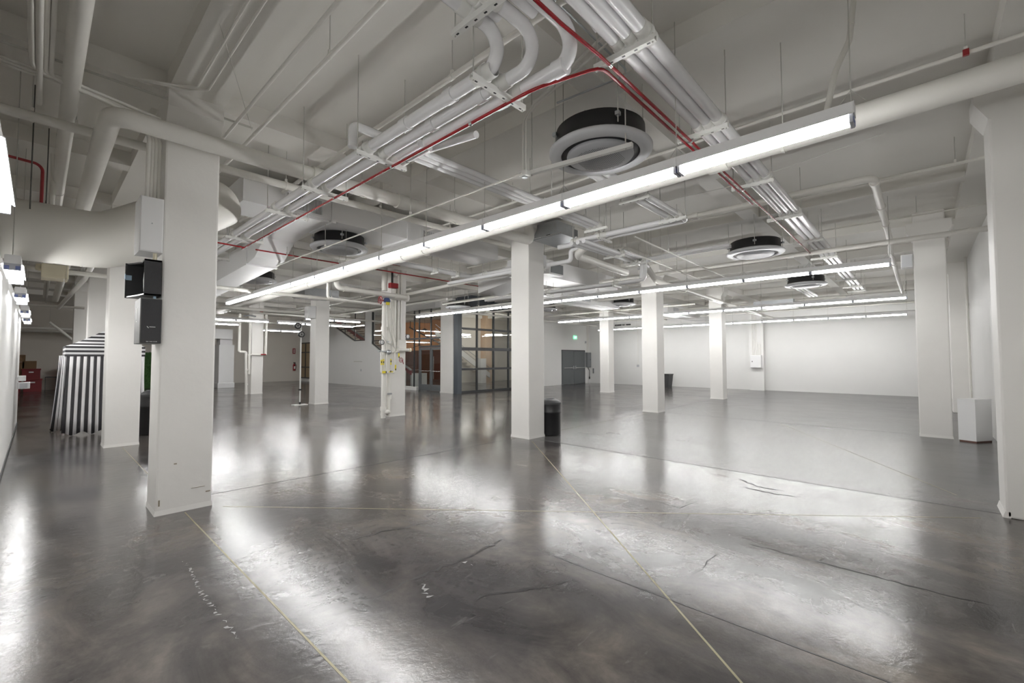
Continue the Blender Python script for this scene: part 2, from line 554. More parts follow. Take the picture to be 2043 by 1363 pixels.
for y in (2.41, 8.43, 13.34, 19.1, 25.2):
    box('joist', M['ceiling'], -3, 25, y - 0.135, y + 0.135, BEAM + 0.006, SLAB, ce)

struct('wall_right', M['wall'], -3, 25.2, -1.25, -1.0, 0, SLAB)
struct('wall_far', M['wall'], 24.72, 24.95, -1.0, 16.05, 0, SLAB)
pil = struct('trim_1', M['wall'], 24.38, 24.72, 5.72, 6.36, 0, SLAB)
struct('wall_north', M['wall_n'], 17.62, 24.95, 16.05, 16.3, 0, SLAB)
struct('wall_north_return', M['wall'], 17.62, 17.8, 15.4, 16.05, 0, SLAB)
wl = struct('wall_left', M['wall'], -0.42, -0.30, -1.0, 16.2, 0, 2.72)
box('kick_strip', M['dark'], -0.302, -0.288, -1.0, 16.2, 0, 0.05, wl)
struct('wall_corridor', M['wall_tan'], -2.2, -2.0, -1.0, 45, 0, SLAB)
struct('wall_behind', M['wall'], -2.2, -0.42, -1.2, -1.0, 0, SLAB)
struct('wall_back', M['wall_tan'], -2.2, 13.4, 33.3, 33.5, 0, SLAB)
struct('wall_lobby_end', M['wall_tan'], 13.3, 25, 33.3, 33.5, 0, SLAB)
# wall between hall and lobby, with two openings cut along the stair slope
X = 13.1
wp = MB()
wp.prism([(20.05, 0), (33.3, 0), (33.3, SLAB), (29.0, SLAB), (28.9, 4.0), (25.35, 2.66), (24.0, 2.66), (24.0, SLAB), (23.25, SLAB), (23.25, 2.45), (20.05, 0.95)], 'x', X, X + 0.22)
wp.build('wall_lobby', M['wall'], kind='structure')
struct('wall_header', M['wall'], 13.1, 13.3, 15.9, 20.05, 4.05, SLAB)
# far-left end wall of the dark corridor room
struct('wall_lobby_side', M['wall'], 24.9, 25.2, 16.3, 33.3, 0, SLAB)

# ------------------------------------------------------------------ columns
def column(x, y, label, s=HC, top=SLAB, name='column', cap=True, chips=()):
    t = thing(name, label, 'column', (x, y, 0), 'square white concrete columns')
    b = MB().box(x - s, x + s, y - s, y + s, 0, top, 0.018)
    b.build('shaft', M['column'], t)
    # slightly spread plaster foot
    f = MB()
    z1 = 0.05
    k = 0.007
    v = [(x - s - k, y - s - k, 0), (x + s + k, y - s - k, 0), (x + s + k, y + s + k, 0), (x - s - k, y + s + k, 0),
         (x - s - 0.001, y - s - 0.001, z1), (x + s + 0.001, y - s - 0.001, z1), (x + s + 0.001, y + s + 0.001, z1), (x - s - 0.001, y + s + 0.001, z1)]
    f.add(v, [(0, 3, 2, 1), (4, 5, 6, 7), (0, 1, 5, 4), (1, 2, 6, 5), (2, 3, 7, 6), (3, 0, 4, 7)])
    f.build('foot', M['column'], t)
    if cap:
        c = MB()
        c.prism([(y - s - 0.003, 4.03), (y - s - 0.10, 4.19), (y - s - 0.10, BEAM + 0.01), (y + s + 0.10, BEAM + 0.01), (y + s + 0.10, 4.19), (y + s + 0.003, 4.03)], 'x', x - s - 0.004, x + s + 0.004)
        c.build('capital', M['column'], t)
    for (cx, cyy, cz, w_, h_) in chips:
        MB().box(cx - w_, cx + w_, cyy - 0.003, cyy + 0.003, cz - h_, cz + h_).build('chip', M['stain'], t)
    return t
column(1.085, 5.92, 'big white column nearest the camera with white box and speakers on its left side', chips=((0.875, 5.677, 0.125, 0.006, 0.03), (1.0, 5.677, 0.50, 0.012, 0.006), (1.29, 5.677, 0.16, 0.02, 0.006), (1.2, 5.677, 0.22, 0.06, 0.002)))
column(6.84, 5.92, 'white column at picture centre with black drum bin beside its base')
column(12.6, 5.92, 'white column right of the double grey doors, next behind the centre column')
column(18.36, 5.92, 'far white column between two others, in front of the wall with the white electrical cabinet')
column(1.085, 10.93, 'white column right beside the black and white striped tent')
column(1.085, 15.74, 'white column behind the striped tent, second beyond the speaker column')
column(1.085, 22.48, 'white column furthest back behind the striped tent')
column(6.84, 10.93, 'white column wrapped in risers, red valves and yellow tagged pipes')
column(6.84, 15.74, 'plain white column beside the tall pole with two round stage lights')
column(6.84, 22.48, 'far white column flanked by thin white pipes and a red valve')
column(18.36, 10.93, 'white column standing in front of the grey double doors corner')
column(12.6, 10.93, 'white column mostly hidden behind the centre column')
column(12.47, -0.165, 'white column at right with a small white loudspeaker on it, beside the white plinth')
# wall pier at far right and engaged pier next to the plinth
def pier(x0, x1, y0, y1, label):
    t = thing('column', label, 'column', ((x0 + x1) / 2, (y0 + y1) / 2, 0))
    MB().box(x0, x1, y0, y1, 0, SLAB, 0.02).build('shaft', M['column'], t)
    c = MB().prism([(y1 - 0.02, 4.03), (y1 + 0.003, 4.04), (y1 + 0.10, 4.22), (y1 + 0.10, BEAM + 0.01), (y1 - 0.02, BEAM + 0.01)], 'x', x0 - 0.004, x1 + 0.004)
    c.build('capital', M['column'], t)
    return t
t = pier(6.575, 7.05, -0.9995, -0.565, 'white wall pier cut by the right edge of the picture, splayed head')
b = MB()
b.prism([(-0.60, 0), (-0.545, 0), (-0.562, 0.06), (-0.60, 0.06)], 'x', 6.575, 7.05).build('foot', M['column'], t)
pier(18.12, 18.6, -0.9995, -0.62, 'white wall pier seen in the slit between the right column and plinth')

# ------------------------------------------------------------------ lamp fixtures
def make_fixture(n_tubes=2):
    """four-foot strip running along +y from the origin; base of the channel at z=0"""
    t = thing('strip_light', 'x', 'light', (0, 0, 0))
    Lf = 1.22
    h = MB()
    h.prism([(-0.055, 0.075), (0.055, 0.075), (0.055, 0.0), (0.075, -0.012), (0.073, -0.016), (0.045, 0.0), (-0.045, 0.0), (-0.073, -0.016), (-0.075, -0.012), (-0.055, 0.0)], 'y', 0.004, Lf - 0.004)
    h.build('housing', M['fixture'], t)
    for sx in (-0.036, 0.036):
        MB().tube([(sx, 0.035, -0.044), (sx, Lf - 0.035, -0.044)], 0.0165, seg=10).build('tube', M['tube'], t)
    for y in (0.006, Lf - 0.030):
        lh = MB().box(-0.058, 0.058, y, y + 0.024, -0.068, 0.0, 0.004).build('lamp_holder', M['holdergrey'], t)
        for sx in (-0.036, 0.036):
            MB().box(sx - 0.016, sx + 0.016, y - 0.003 if y < 0.5 else y + 0.024, y if y < 0.5 else y + 0.027, -0.062, -0.026).build('end_label', M['holder'], lh)
    MB().box(-0.05, 0.05, 0.0, 0.004, -0.004, 0.08).build('end_cap', M['fixture'], t)
    MB().box(-0.05, 0.05, Lf - 0.004, Lf, -0.004, 0.08).build('end_cap', M['fixture'], t)
    return t
PROTO = make_fixture()
first = [True]
def place_fixture(x, y, z, rz, label, group, wire=True):
    o = PROTO if first[0] else copy_tree(PROTO)
    first[0] = False
    o.location = (x, y, z)
    o.rotation_euler = (0, 0, rz)
    o['label'] = label
    o['group'] = group
    if wire:
        me = WIRE.get(round(SLAB - z, 2))
        if me is None:
            b = MB().tube([(0, 0.02, 0.07), (0, 0.02, SLAB - z)], 0.004, seg=6)
            b.tube([(0, 0.02, 0.18), (0, -0.06, 0.078)], 0.0022, seg=5).tube([(0, 0.02, 0.18), (0, 0.10, 0.078)], 0.0022, seg=5)
            w_ = b.build('hanger_wire', M['rod'])
            WIRE[round(SLAB - z, 2)] = w_.data
            w_.parent = o
        else:
            w_ = bpy.data.objects.new('hanger_wire', me)
            COL.objects.link(w_)
            w_.parent = o
    return o
WIRE = {}
def row(x, y0, n, z, desc, group):
    for k in range(n):
        lab = '%s strip light %s' % (ORD[k] if k < n - 1 else 'last', desc)
        if k == 0: lab = 'first strip light, camera-side end, ' + desc
        place_fixture(x, y0 + k * 1.22, z, 0, lab, group, wire=(k % 2 == 0))
row(3.77, 0.29, 12, 3.25, 'of the nearest and brightest row overhead', 'strip lights of the nearest row')
row(10.45, 0.36, 12, 3.315, 'of the second row, passing behind the centre column', 'strip lights of the second row')
row(16.6, 0.25, 10, 3.32, 'of the third row before the far wall', 'strip lights of the third row')
row(22.2, 0.35, 11, 3.27, 'of the furthest row against the white wall', 'strip lights of the furthest row')
for k, y in enumerate((0.5, 2.75, 6.4, 9.2, 12.3, 14.8)):
    place_fixture(-0.19, y, 2.51, 0, '%s strip light from the camera along the left partition wall' % ORD[k], 'strip lights along the left partition')
BR = [(1.71, 20.3, 4, 'row beside the pipe-flanked column, first two added'), (7.5, 21.75, 3, 'row behind the round stage lights'),  # first two beside the pipe-flanked column added, unseen, to brighten the back
      (7.55, 18.8, 2, 'row before the sloping window'), (5.55, 24.5, 1, 'row over the white cabinet'), (3.06, 24.5, 2, 'added row hidden behind the nearest column'), (8.6, 28.0, 2, 'rearmost row near the back wall')]  # pair behind the nearest column is unseen, added for more light at the back
for (x0, y, n, d) in BR:
    for k in range(n):
        place_fixture(x0 + k * 1.24, y, 3.19 if y == 20.3 else 3.29, -PI / 2, '%s cross-wise strip light of the %s' % (ORD[k], d), 'cross-wise strip lights at the back left', wire=(k == 0))

# ------------------------------------------------------------------ round ceiling air units
def make_cassette(rods=True):
    t = thing('air_conditioner', 'x', 'air conditioner', (0, 0, 0))
    c = (0, 0, 0)
    MB().lathe(c, [(0.0, 0.28), (0.43, 0.28), (0.45, 0.265), (0.455, 0.10), (0.47, 0.06), (0.0, 0.06)], 48).build('body', M['black'], t)
    MB().lathe(c, [(0.396, 0.058), (0.397, 0.03), (0.40, 0.014), (0.412, 0.006), (0.50, 0.016), (0.522, 0.035), (0.525, 0.058), (0.49, 0.085), (0.40, 0.09)], 56).build('fascia_ring', M['fascia'], t)
    MB().lathe(c, [(0.30, 0.03), (0.398, 0.024), (0.398, 0.055), (0.30, 0.055)], 56).build('air_slot', M['slot'], t)
    MB().lathe(c, [(0.335, 0.035), (0.34, 0.01), (0.325, -0.012), (0.2, -0.028), (0.0, -0.034)], 56).build('centre_panel', M['panel'], t)
    pf = MB()
    for i in range(-15, 16):
        for j in range(-12, 13):
            x = i * 0.0205 + (j % 2) * 0.010
            y = j * 0.0178
            r = math.hypot(x, y)
            if r < 0.255:
                z = -0.0355 + 0.019 * (r / 0.33) ** 2
                pf.add([(x + 0.0055 * math.cos(a * PI / 3), y + 0.0055 * math.sin(a * PI / 3), z) for a in range(6)], [(5, 4, 3, 2, 1, 0)])
    pf.build('perforations', M['slot'], t, kind='stuff')
    for a in (45, 135, 225, 315):
        ca, sa = math.cos(a * PI / 180), math.sin(a * PI / 180)
        x, y = 0.475 * ca, 0.475 * sa
        MB().box(x - 0.025, x + 0.025, y - 0.02, y + 0.02, 0.18, 0.215).build('bracket', M['steel'], t)
        MB().tube([(x, y, 0.12), (x, y, SLAB - 3.66)], 0.006, seg=6).build('hanger_rod', M['rod'], t)
    return t
AC = [((3.90, 2.38), 'large round ceiling air conditioner nearest the camera, below the pipe elbows'),
      ((3.90, 8.15), 'round ceiling air conditioner under the white duct, left of picture centre'),
      ((3.95, 13.15), 'round ceiling air conditioner beyond the first, above the end of the near light row'),
      ((9.80, 2.41), 'round ceiling air conditioner right of centre, near the second light row'),
      ((15.1, 2.41), 'round ceiling air conditioner just below the second light row at right'),
      ((14.9, 11.9), 'round ceiling air conditioner half hidden right of the centre column'),
      ((15.6, 8.6), 'small far round air conditioner between the centre and next column'),
      ((11.8, 14.0), 'dark round air conditioner above the grid glass door')]
ac0 = make_cassette()
for k, (p, lab) in enumerate(AC):
    o = ac0 if k == 0 else copy_tree(ac0)
    o.location = (p[0], p[1], 3.66)
    o.rotation_euler = (0, 0, 0.12 + k * 0.3)
    tag(o, lab, 'air conditioner', 'round ceiling air conditioners')

# ------------------------------------------------------------------ pipes
def pipe(name, label, r, pts, m='pipe', cat='pipe', bend=None, seg=12, joints=(), hang=(), group=None, jr=1.18, top=SLAB):
    """one pipe run; joints = fractions along straight segments (seg index, fraction); hang = points where a rod drops from the slab"""
    o = MB().tube(pts, r, bend, seg).build(name, M[m], cat=cat, label=label, group=group)
    for (si, fr) in joints:
        a, b = Vector(pts[si]), Vector(pts[si + 1])
        d = (b - a).normalized()
        c = a.lerp(b, fr)
        MB().tube([c - d * r * 0.9, c + d * r * 0.9], r * jr, seg=seg).build('coupling', M[m], o)
    for h in hang:
        hx, hy, hz = h
        b = MB().tube([(hx, hy, hz + r), (hx, hy, top)], 0.005, seg=6)
        b.build('hanger_rod', M['rod'], o)
        d = Vector(pts[1]) - Vector(pts[0])
        ax = 'x' if abs(d.x) > abs(d.y) else 'y'
        ring = MB()
        n = 12
        pr = [(r * 1.02, -0.012), (r * 1.14, -0.012), (r * 1.14, 0.012), (r * 1.02, 0.012), (r * 1.02, -0.012)]
        ring.lathe((hx, hy, hz), pr, 14, False, ax)
        ring.box(hx - 0.012, hx + 0.012, hy - 0.012, hy + 0.012, hz + r * 1.1, hz + r * 1.1 + 0.035)
        ring.build('clamp', M[m] if m in ('pipe', 'insul') else M['rod'], o)
    return o

def rack_hanger(axis, at, a0, a1, z, label, group, pipes=(), r=0.045, rods=None, top=SLAB):
    """strut channel across a group of pipes; axis = run direction of the pipes"""
    cx, cyy = (at, (a0 + a1) / 2) if axis == 'x' else ((a0 + a1) / 2, at)
    t = thing('pipe_hanger', label, 'pipe hanger', (cx, cyy, z - 0.02), group)
    def B(u0, u1, v0, v1, z0, z1, b=None):
        b = b or MB()
        return b.box(u0, u1, v0, v1, z0, z1) if axis == 'x' else b.box(v0, v1, u0, u1, z0, z1)
    s = MB()
    B(at - 0.021, at + 0.021, a0, a1, z - 0.021, z - 0.014, s)
    B(at - 0.021, at - 0.015, a0, a1, z - 0.014, z + 0.021, s)
    B(at + 0.015, at + 0.021, a0, a1, z - 0.014, z + 0.021, s)
    s.build('strut', M['strut'], t)
    n = max(2, int((a1 - a0) / 0.09))
    sl = MB()
    for k in range(n):
        v = a0 + (k + 0.5) * (a1 - a0) / n
        B(at - 0.006, at + 0.006, v - 0.012, v + 0.012, z - 0.0225, z - 0.0205, sl)
    sl.build('slot_holes', M['slot'], t)
    for v in (rods or (a0 + 0.02, a1 - 0.02)):
        p = (at, v) if axis == 'x' else (v, at)
        MB().tube([(p[0], p[1], z - 0.03), (p[0], p[1], top)], 0.0055, seg=6).build('hanger_rod', M['rod'], t)
    for (v, zz, rr) in pipes:
        c = (at, v, zz) if axis == 'x' else (v, at, zz)
        pf = [(rr * 1.0, -0.022), (rr * 1.30, -0.022), (rr * 1.34, 0), (rr * 1.30, 0.022), (rr * 1.0, 0.022)]
        cl = MB().lathe(c, pf, 16, True, axis)
        cl.lathe(c, [(rr * 1.0, -0.10), (rr * 1.12, -0.095), (rr * 1.16, -0.05), (rr * 1.16, 0.05), (rr * 1.12, 0.095), (rr * 1.0, 0.10)], 16, True, axis)
        q0 = v - 0.012
        B(at - 0.018, at + 0.018, v - 0.014, v + 0.014, zz + rr * 1.05, zz + rr * 1.05 + 0.03, cl)
        cl.build('clamp', M['strut'], t)
    return t

# rack A: three jacketed pipes and red lines running right-forward overhead
RY = (1.375, 1.475, 1.57)
for k, (y, r_) in enumerate(zip(RY, (0.050, 0.044, 0.040))):
    pipe('insulated_pipe', ('right' if k == 0 else 'middle' if k == 1 else 'left') + ' one of three white jacketed pipes running to the far right on the overhead rack', r_,
         [(-0.9, y, 3.842 + r_), (18.75, y, 3.842 + r_)], 'insul', group='white jacketed pipes of the right rack')
pipe('red_pipe', 'thin red pipe coming from the top edge and bending onto the right rack struts', 0.0135,
     [(-0.5, 1.69, 3.80), (2.30, 1.69, 3.80), (2.74, 1.655, 3.782), (11.0, 1.655, 3.785)], 'red', bend=0.25, seg=8)
pipe('red_pipe', 'thin red pipe crossing under the white elbows onto the left rack', 0.0135,
     [(6.9, 1.715, 3.785), (2.84, 1.715, 3.785), (2.45, 2.05, 3.58), (2.45, 8.9, 3.565)], 'red', bend=0.22, seg=8)
for k, x in enumerate((1.0, 2.87, 4.45, 6.22, 8.04, 10.0, 11.9, 13.8, 15.7, 17.4, 18.6)):
    if x < 2: continue
    rack_hanger('x', x, 1.30, 1.79, 3.82, '%s strut hanger from the camera on the right-hand pipe rack' % ORD[k - 1], 'strut hangers of the right rack',
                [(RY[0], 3.892, 0.050), (RY[1], 3.886, 0.044), (RY[2], 3.882, 0.040)])
for nm_, pts_ in (('red_pipe', [(x, 1.655, 3.785) for x in (2.87, 4.45, 6.22, 8.04)]), ('red_pipe.001', [(2.45, y, 3.576) for y in (2.75, 3.98, 5.28, 6.46)])):
    ro = bpy.data.objects[nm_]
    for (x, y, z) in pts_:
        ax = 'x' if nm_ == 'red_pipe' else 'y'
        MB().cyl((x, y, z), ax, 0.017, -0.016, 0.016, 10).build('clip', M['chrome'], ro)
# rack B: higher pipes that drop by elbows and turn left-forward
for k, (y, x, r_, ye) in enumerate(((2.17, 2.18, 0.050, 12.6), (1.98, 2.345, 0.048, 12.6), (1.765, 2.505, 0.053, 3.45))):
    pts = [(-0.9, y, 3.92), (x, y, 3.92), (x, y, 3.672), (x, ye, 3.666)]
    pipe('insulated_pipe', ('left', 'middle', 'right')[k] + ' white jacketed pipe dropping by an elbow onto the left rack', r_, pts, 'insul', bend=0.13, seg=16, group='white jacketed pipes of the left rack',
         joints=((2, 0.05), (2, 0.11 if k < 2 else 0.4)))
pipe('insulated_pipe', 'short capped white pipe between the elbow pipes at the top edge', 0.040, [(-0.9, 2.075, 3.94), (2.10, 2.075, 3.94)], 'insul')
pipe('insulated_pipe', 'second capped white pipe among the elbow pipes at the top edge', 0.040, [(-0.9, 1.875, 3.94), (2.24, 1.875, 3.94)], 'insul')
pipe('insulated_pipe', 'white pipe with a downward elbow beside the top of the red pipe', 0.045, [(-0.9, 1.655, 3.99), (2.25, 1.655, 3.99), (2.50, 1.60, 3.96), (2.62, 1.59, 3.90)], 'insul', bend=0.12)
rack_hanger('x', 1.91, 1.68, 2.33, 3.84, 'strut hanger at the top edge carrying the high elbow pipes', 'strut hangers of the left rack',
            [(2.17, 3.92, 0.050), (2.075, 3.94, 0.040), (1.98, 3.92, 0.048), (1.875, 3.94, 0.040), (1.765, 3.92, 0.053)])
for k, y in enumerate((2.30, 3.98, 5.28, 6.46, 8.35, 10.3)):
    ps = [(2.18, 3.67, 0.050), (2.345, 3.67, 0.048)]
    if k < 1: ps.append((2.505, 3.67, 0.053))
    if k == 1: ps += [(2.47, 3.655, 0.034), (2.57, 3.655, 0.034)]
    rack_hanger('y', y, 2.05, 2.62, 3.60, '%s strut hanger of the left pipe rack counted from the elbows' % ORD[k], 'strut hangers of the left rack', ps, rods=(2.07, 2.60))
# stub tee above the second hanger
pipe('insulated_pipe', 'short white tee standing up behind the second hanger of the left rack', 0.045, [(2.09, 4.12, 3.70), (2.09, 4.12, 3.93), (2.55, 4.12, 3.93)], 'insul', bend=0.06)
# rack C: branch from the left rack towards the centre column
for k, (x0, y, r_) in enumerate(((2.60, 4.10, 0.040), (2.70, 4.00, 0.040), (2.79, 3.915, 0.034))):
    pipe('insulated_pipe', ('left', 'middle', 'right')[k] + ' white jacketed pipe branching from the left rack towards the centre column', r_,
         [(x0 - 0.13, 3.5, 3.665), (x0 - 0.13, y - 0.1, 3.665), (x0, y, 3.83), (6.60 - 0.1 * k, y, 3.83)] if k < 2 else [(x0 - 0.05, 3.0, 3.68), (x0, y, 3.83), (6.42, y, 3.83)], 'insul', bend=0.1, group='white jacketed pipes towards the centre column')
for k, x in enumerate((4.92, 6.40)):
    rack_hanger('x', x, 3.78, 4.22, 3.768, ('nearer' if k == 0 else 'further') + ' strut hanger of the pipes heading for the centre column', 'strut hangers near the centre column', [(4.10, 3.83, 0.040), (4.00, 3.83, 0.040), (3.915, 3.83, 0.034)])
# rack D: two pipes from the nearest air unit
for k, y in enumerate((2.70, 2.85)):
    pipe('insulated_pipe', ('right' if k == 0 else 'left') + ' of two white pipes leaving the nearest round air conditioner', 0.048, [(4.30, y, 3.80), (6.86 + 0.16 * (1 - k), y, 3.80), (6.86 + 0.16 * (1 - k), 5.25 - 0.5 * k, 3.80)], 'insul', bend=0.1, group='white pipes from the nearest air conditioner')
rack_hanger('x', 5.45, 2.58, 3.02, 3.73, 'first strut hanger of the pipe pair right of the near light row', 'strut hangers of the pipe pair', [(2.70, 3.80, 0.048), (2.85, 3.80, 0.048)])
rack_hanger('x', 6.66, 2.56, 3.00, 3.73, 'second strut hanger of the pipe pair, at its corner', 'strut hangers of the pipe pair', [(2.70, 3.80, 0.048), (2.85, 3.80, 0.048)])
for k, y in enumerate((4.15, 4.72)):
    rack_hanger('y', y, 6.74, 7.16, 3.73, ORD[k] + ' strut hanger on the pipe pair after its corner', 'strut hangers of the pipe pair', [(6.86, 3.80, 0.048), (7.02, 3.80, 0.048)])
# rack E: pipes right of the grey enclosure with a drop
for k, y in enumerate((4.45, 4.58, 4.72)):
    pipe('insulated_pipe', ORD[k] + ' white pipe of the three running right from the grey enclosure', 0.042,
         [(6.7, y, 3.72), (8.0, y, 3.72), (8.15, y, 3.80), (9.15 + 0.1 * k, y, 3.80), (9.15 + 0.1 * k, y + 0.02, 3.34), (9.15 + 0.1 * k, 9.6, 3.34)] if k < 2 else [(6.7, y, 3.72), (9.9, y, 3.78), (9.9, 5.0, 3.78)],
         'insul', bend=0.09, group='white pipes right of the grey enclosure')
for k, x in enumerate((8.05, 9.0)):
    rack_hanger('x', x, 4.36, 4.84, 3.68, ORD[k] + ' strut hanger right of the grey enclosure', 'strut hangers right of the enclosure', [(4.45, 3.75, 0.042), (4.58, 3.75, 0.042), (4.72, 3.74, 0.042)])
for k, y in enumerate((5.2, 7.2)):
    rack_hanger('y', y, 9.05, 9.40, 3.27, ORD[k] + ' low strut hanger of the dropped pipes behind the centre column', 'strut hangers right of the enclosure', [(9.15, 3.34, 0.042), (9.25, 3.34, 0.042)])
pipe('insulated_pipe', 'white pipe with a square drop just right of the centre column', 0.045, [(7.25, 4.5, 3.78), (7.25, 5.12, 3.78), (7.25, 5.12, 3.55), (7.25, 9.0, 3.55)], 'insul', bend=0.07)
rack_hanger('y', 5.9, 7.12, 7.40, 3.49, 'single strut hanger beside the centre column top', 'strut hangers right of the enclosure', [(7.25, 3.55, 0.045)])
# pipes of the second air unit
for k, x in enumerate((9.20, 9.34)):
    pipe('insulated_pipe', ('left' if k == 0 else 'right') + ' white pipe feeding the air conditioner right of centre', 0.04, [(x + 0.1, 2.75, 3.84), (x, 3.0, 3.82), (x, 5.0, 3.80)], 'insul', group='white pipes of the air conditioner right of centre',
         hang=((x, 4.4, 3.80),))
# far rack near the light rows
for k, y in enumerate((2.55, 2.65, 2.75)):
    pipe('insulated_pipe', ORD[k] + ' white pipe leaving the far right air conditioner', 0.035, [(15.3, y + 0.2, 3.75), (15.5, y, 3.72), (17.9, y, 3.70)], 'insul', group='white pipes of the far right air conditioner')

# big drain and sprinkler mains
pipe('drain_pipe', 'thick white drain pipe crossing the whole ceiling beside the nearest light row', 0.105, [(4.71, -0.99, 3.65), (4.71, 19.6, 3.41), (4.0, 20.5, 3.40)], 'pipe', bend=0.5, seg=20, joints=((0, 0.12), (0, 0.4)), hang=((4.71, 0.9, 3.63), (4.71, 6.5, 3.56), (4.71, 11.4, 3.50)))
pipe('main_pipe', 'thick white pipe running overhead at the upper left corner', 0.064, [(0.138, -0.9, 4.05), (0.138, 25.0, 4.02)], 'pipe', seg=18, joints=(), hang=((0.138, 9.2, 4.04),))
for i, y in enumerate((3.9, 6.9)):
    MB().tube([(0.138, y - 0.004, 4.05), (0.138, y + 0.004, 4.05)], 0.0652, seg=18).build('seam', M['darkrod'], bpy.data.objects['main_pipe'])
pipe('main_pipe', 'thick white pipe with a rounded elbow passing in front of the speaker column', 0.088, [(0.40, 24.0, 3.83), (0.40, 5.44, 3.85), (6.38, 5.44, 3.84), (6.42, 5.55, 4.3)], 'pipe', bend=0.14, seg=20, joints=((1, 0.32), (1, 0.52)), hang=((2.9, 5.44, 3.85), (4.5, 5.44, 3.85)))
pipe('sprinkler_pipe', 'white pipe running level behind the speaker column and along the white duct front', 0.048, [(-2.0, 6.17, 3.90), (6.55, 6.17, 3.90)], 'pipe', hang=((-0.1, 6.17, 3.9), (0.2, 6.17, 3.9), (2.2, 6.17, 3.9), (3.6, 6.17, 3.9), (5.0, 6.17, 3.9)), joints=((0, 0.28),))
pipe('sprinkler_pipe', 'left of two thin pipes crossing the ceiling above the speaker column', 0.017, [(1.40, -0.9, 4.15), (1.40, 6.6, 4.15)], seg=8, hang=((1.40, 2.3, 4.15),))
pipe('sprinkler_pipe', 'right of two thin pipes crossing the ceiling above the speaker column', 0.020, [(1.62, -0.9, 4.15), (1.62, 8.0, 4.15)], seg=8, hang=((1.62, 3.62, 4.15),), joints=((0, 0.72),))
pipe('sprinkler_pipe', 'thin cream pipe behind the left rack, with a coupling', 0.026, [(2.57, -0.9, 4.22), (2.57, 9.5, 4.22)], joints=((0, 0.39), (0, 0.58)), hang=((2.57, 3.15, 4.22),))
pipe('sprinkler_pipe', 'thin white pipe with a red clip at upper right', 0.020, [(5.40, -0.99, 4.22), (5.40, 9.0, 4.22)], seg=8, hang=((5.40, -0.35, 4.22), (5.40, 2.0, 4.22), (5.40, 5.0, 4.22)))
o = [x for x in bpy.data.objects if x.get('label') == 'thin white pipe with a red clip at upper right'][0]
MB().box(5.37, 5.395, -0.37, -0.33, 4.19, 4.245).build('red_clip', M['redvalve'], o)
pipe('sprinkler_pipe', 'thin white pipe reaching the wall pier at right, below the upper one', 0.022, [(8.35, -0.99, 4.20), (8.35, 9.5, 4.20)], seg=8, hang=((8.35, -0.4, 4.2), (8.35, 3.4, 4.2)))
pipe('wrapped_pipe', 'lumpy white wrapped pipe that turns a corner and runs away at right', 0.05, [(7.72, 6.4, 4.05), (7.72, 0.42, 4.05), (12.2, 0.42, 4.02), (12.9, 0.45, 3.95), (21.0, 0.45, 3.9)], 'pipe', bend=0.10, joints=((0, 0.6), (1, 0.05), (1, 0.35), (1, 0.62), (3, 0.2)), jr=1.3)
pipe('sprinkler_pipe', 'white pipe running level across the right bays above the second light row', 0.05, [(11.0, -0.99, 3.80), (11.0, 14.0, 3.78)], joints=((0, 0.02), (0, 0.2), (0, 0.35)), hang=((11.0, 1.5, 3.8), (11.0, 4.5, 3.8), (11.0, 7.5, 3.8)))
pipe('sprinkler_pipe', 'hair-thin pipe near the ceiling left of the right column', 0.014, [(10.9, -0.99, 4.20), (10.9, 9.0, 4.20)], seg=8, hang=((10.9, 0.0, 4.2),))
pipe('sprinkler_pipe', 'thin white pipe near the ceiling in front of the far wall', 0.03, [(22.9, -0.99, 3.75), (22.9, 15.9, 3.75)], seg=8)
pipe('drain_pipe', 'thick sloping white drain pipe with two elbows right of the grey enclosure', 0.075, [(7.2, 4.4, 3.95), (7.25, 5.0, 3.64), (9.3, 5.0, 3.58)], 'pipe', bend=0.16, seg=16)
pipe('drain_pipe', 'white pipe stepping down and running to the far wall past two columns', 0.07, [(9.9, 4.85, 3.9), (10.4, 4.95, 3.78), (10.85, 5.0, 3.60), (11.6, 5.0, 3.58), (24.0, 5.25, 3.52)], 'pipe', bend=0.2, seg=14, joints=((3, 0.1), (3, 0.5)))
pipe('conduit', 'thin conduit line from the overhead junction box to the far left', 0.011, [(3.40, 3.02, 3.52), (3.25, 14.0, 3.50)], seg=8, hang=((3.37, 5.0, 3.515), (3.33, 7.5, 3.51), (3.29, 10.0, 3.505)))
for k, (x, y) in enumerate(((8.4, 3.6), (9.4, 4.2))):
    pipe('conduit', ('nearer' if k == 0 else 'further') + ' thin conduit slanting right under the corner of the pipe pair', 0.014, [(x - 1.4, y + 0.0, 3.70), (x + 4.2, y + 0.05, 3.66)], seg=8, hang=((x, y, 3.69),))
# behind / left of the centre column
pipe('insulated_pipe', 'white jacketed pipe turning the corner left of the centre column', 0.058, [(5.2, 8.65, 3.76), (7.75, 8.65, 3.74), (7.75, 6.2, 3.74)], 'insul', bend=0.12, joints=((0, 0.55), (0, 0.75), (1, 0.2)))
for k, (ax, at, a0, a1, pv) in enumerate((('x', 6.55, 8.50, 8.80, 8.65), ('x', 7.2, 8.50, 8.80, 8.65), ('y', 8.1, 7.6, 7.9, 7.75))):
    rack_hanger(ax, at, a0, a1, 3.67, ORD[k] + ' strut hanger on the cornering pipe left of the centre column', 'strut hangers left of the centre column', [(pv, 3.745, 0.058)])
pipe('drain_pipe', 'white pipe rising to the right behind the red valve column', 0.048, [(7.32, 11.2, 3.46), (7.32, 6.9, 3.56)], hang=((7.32, 9.0, 3.51),))
pipe('drain_pipe', 'white pipe with a fat down elbow entering the red valve column from the left', 0.062, [(4.92, 10.42, 3.75), (4.92, 10.42, 3.32), (6.9, 10.42, 3.28)], bend=0.13, joints=((1, 0.12), (1, 0.85)))
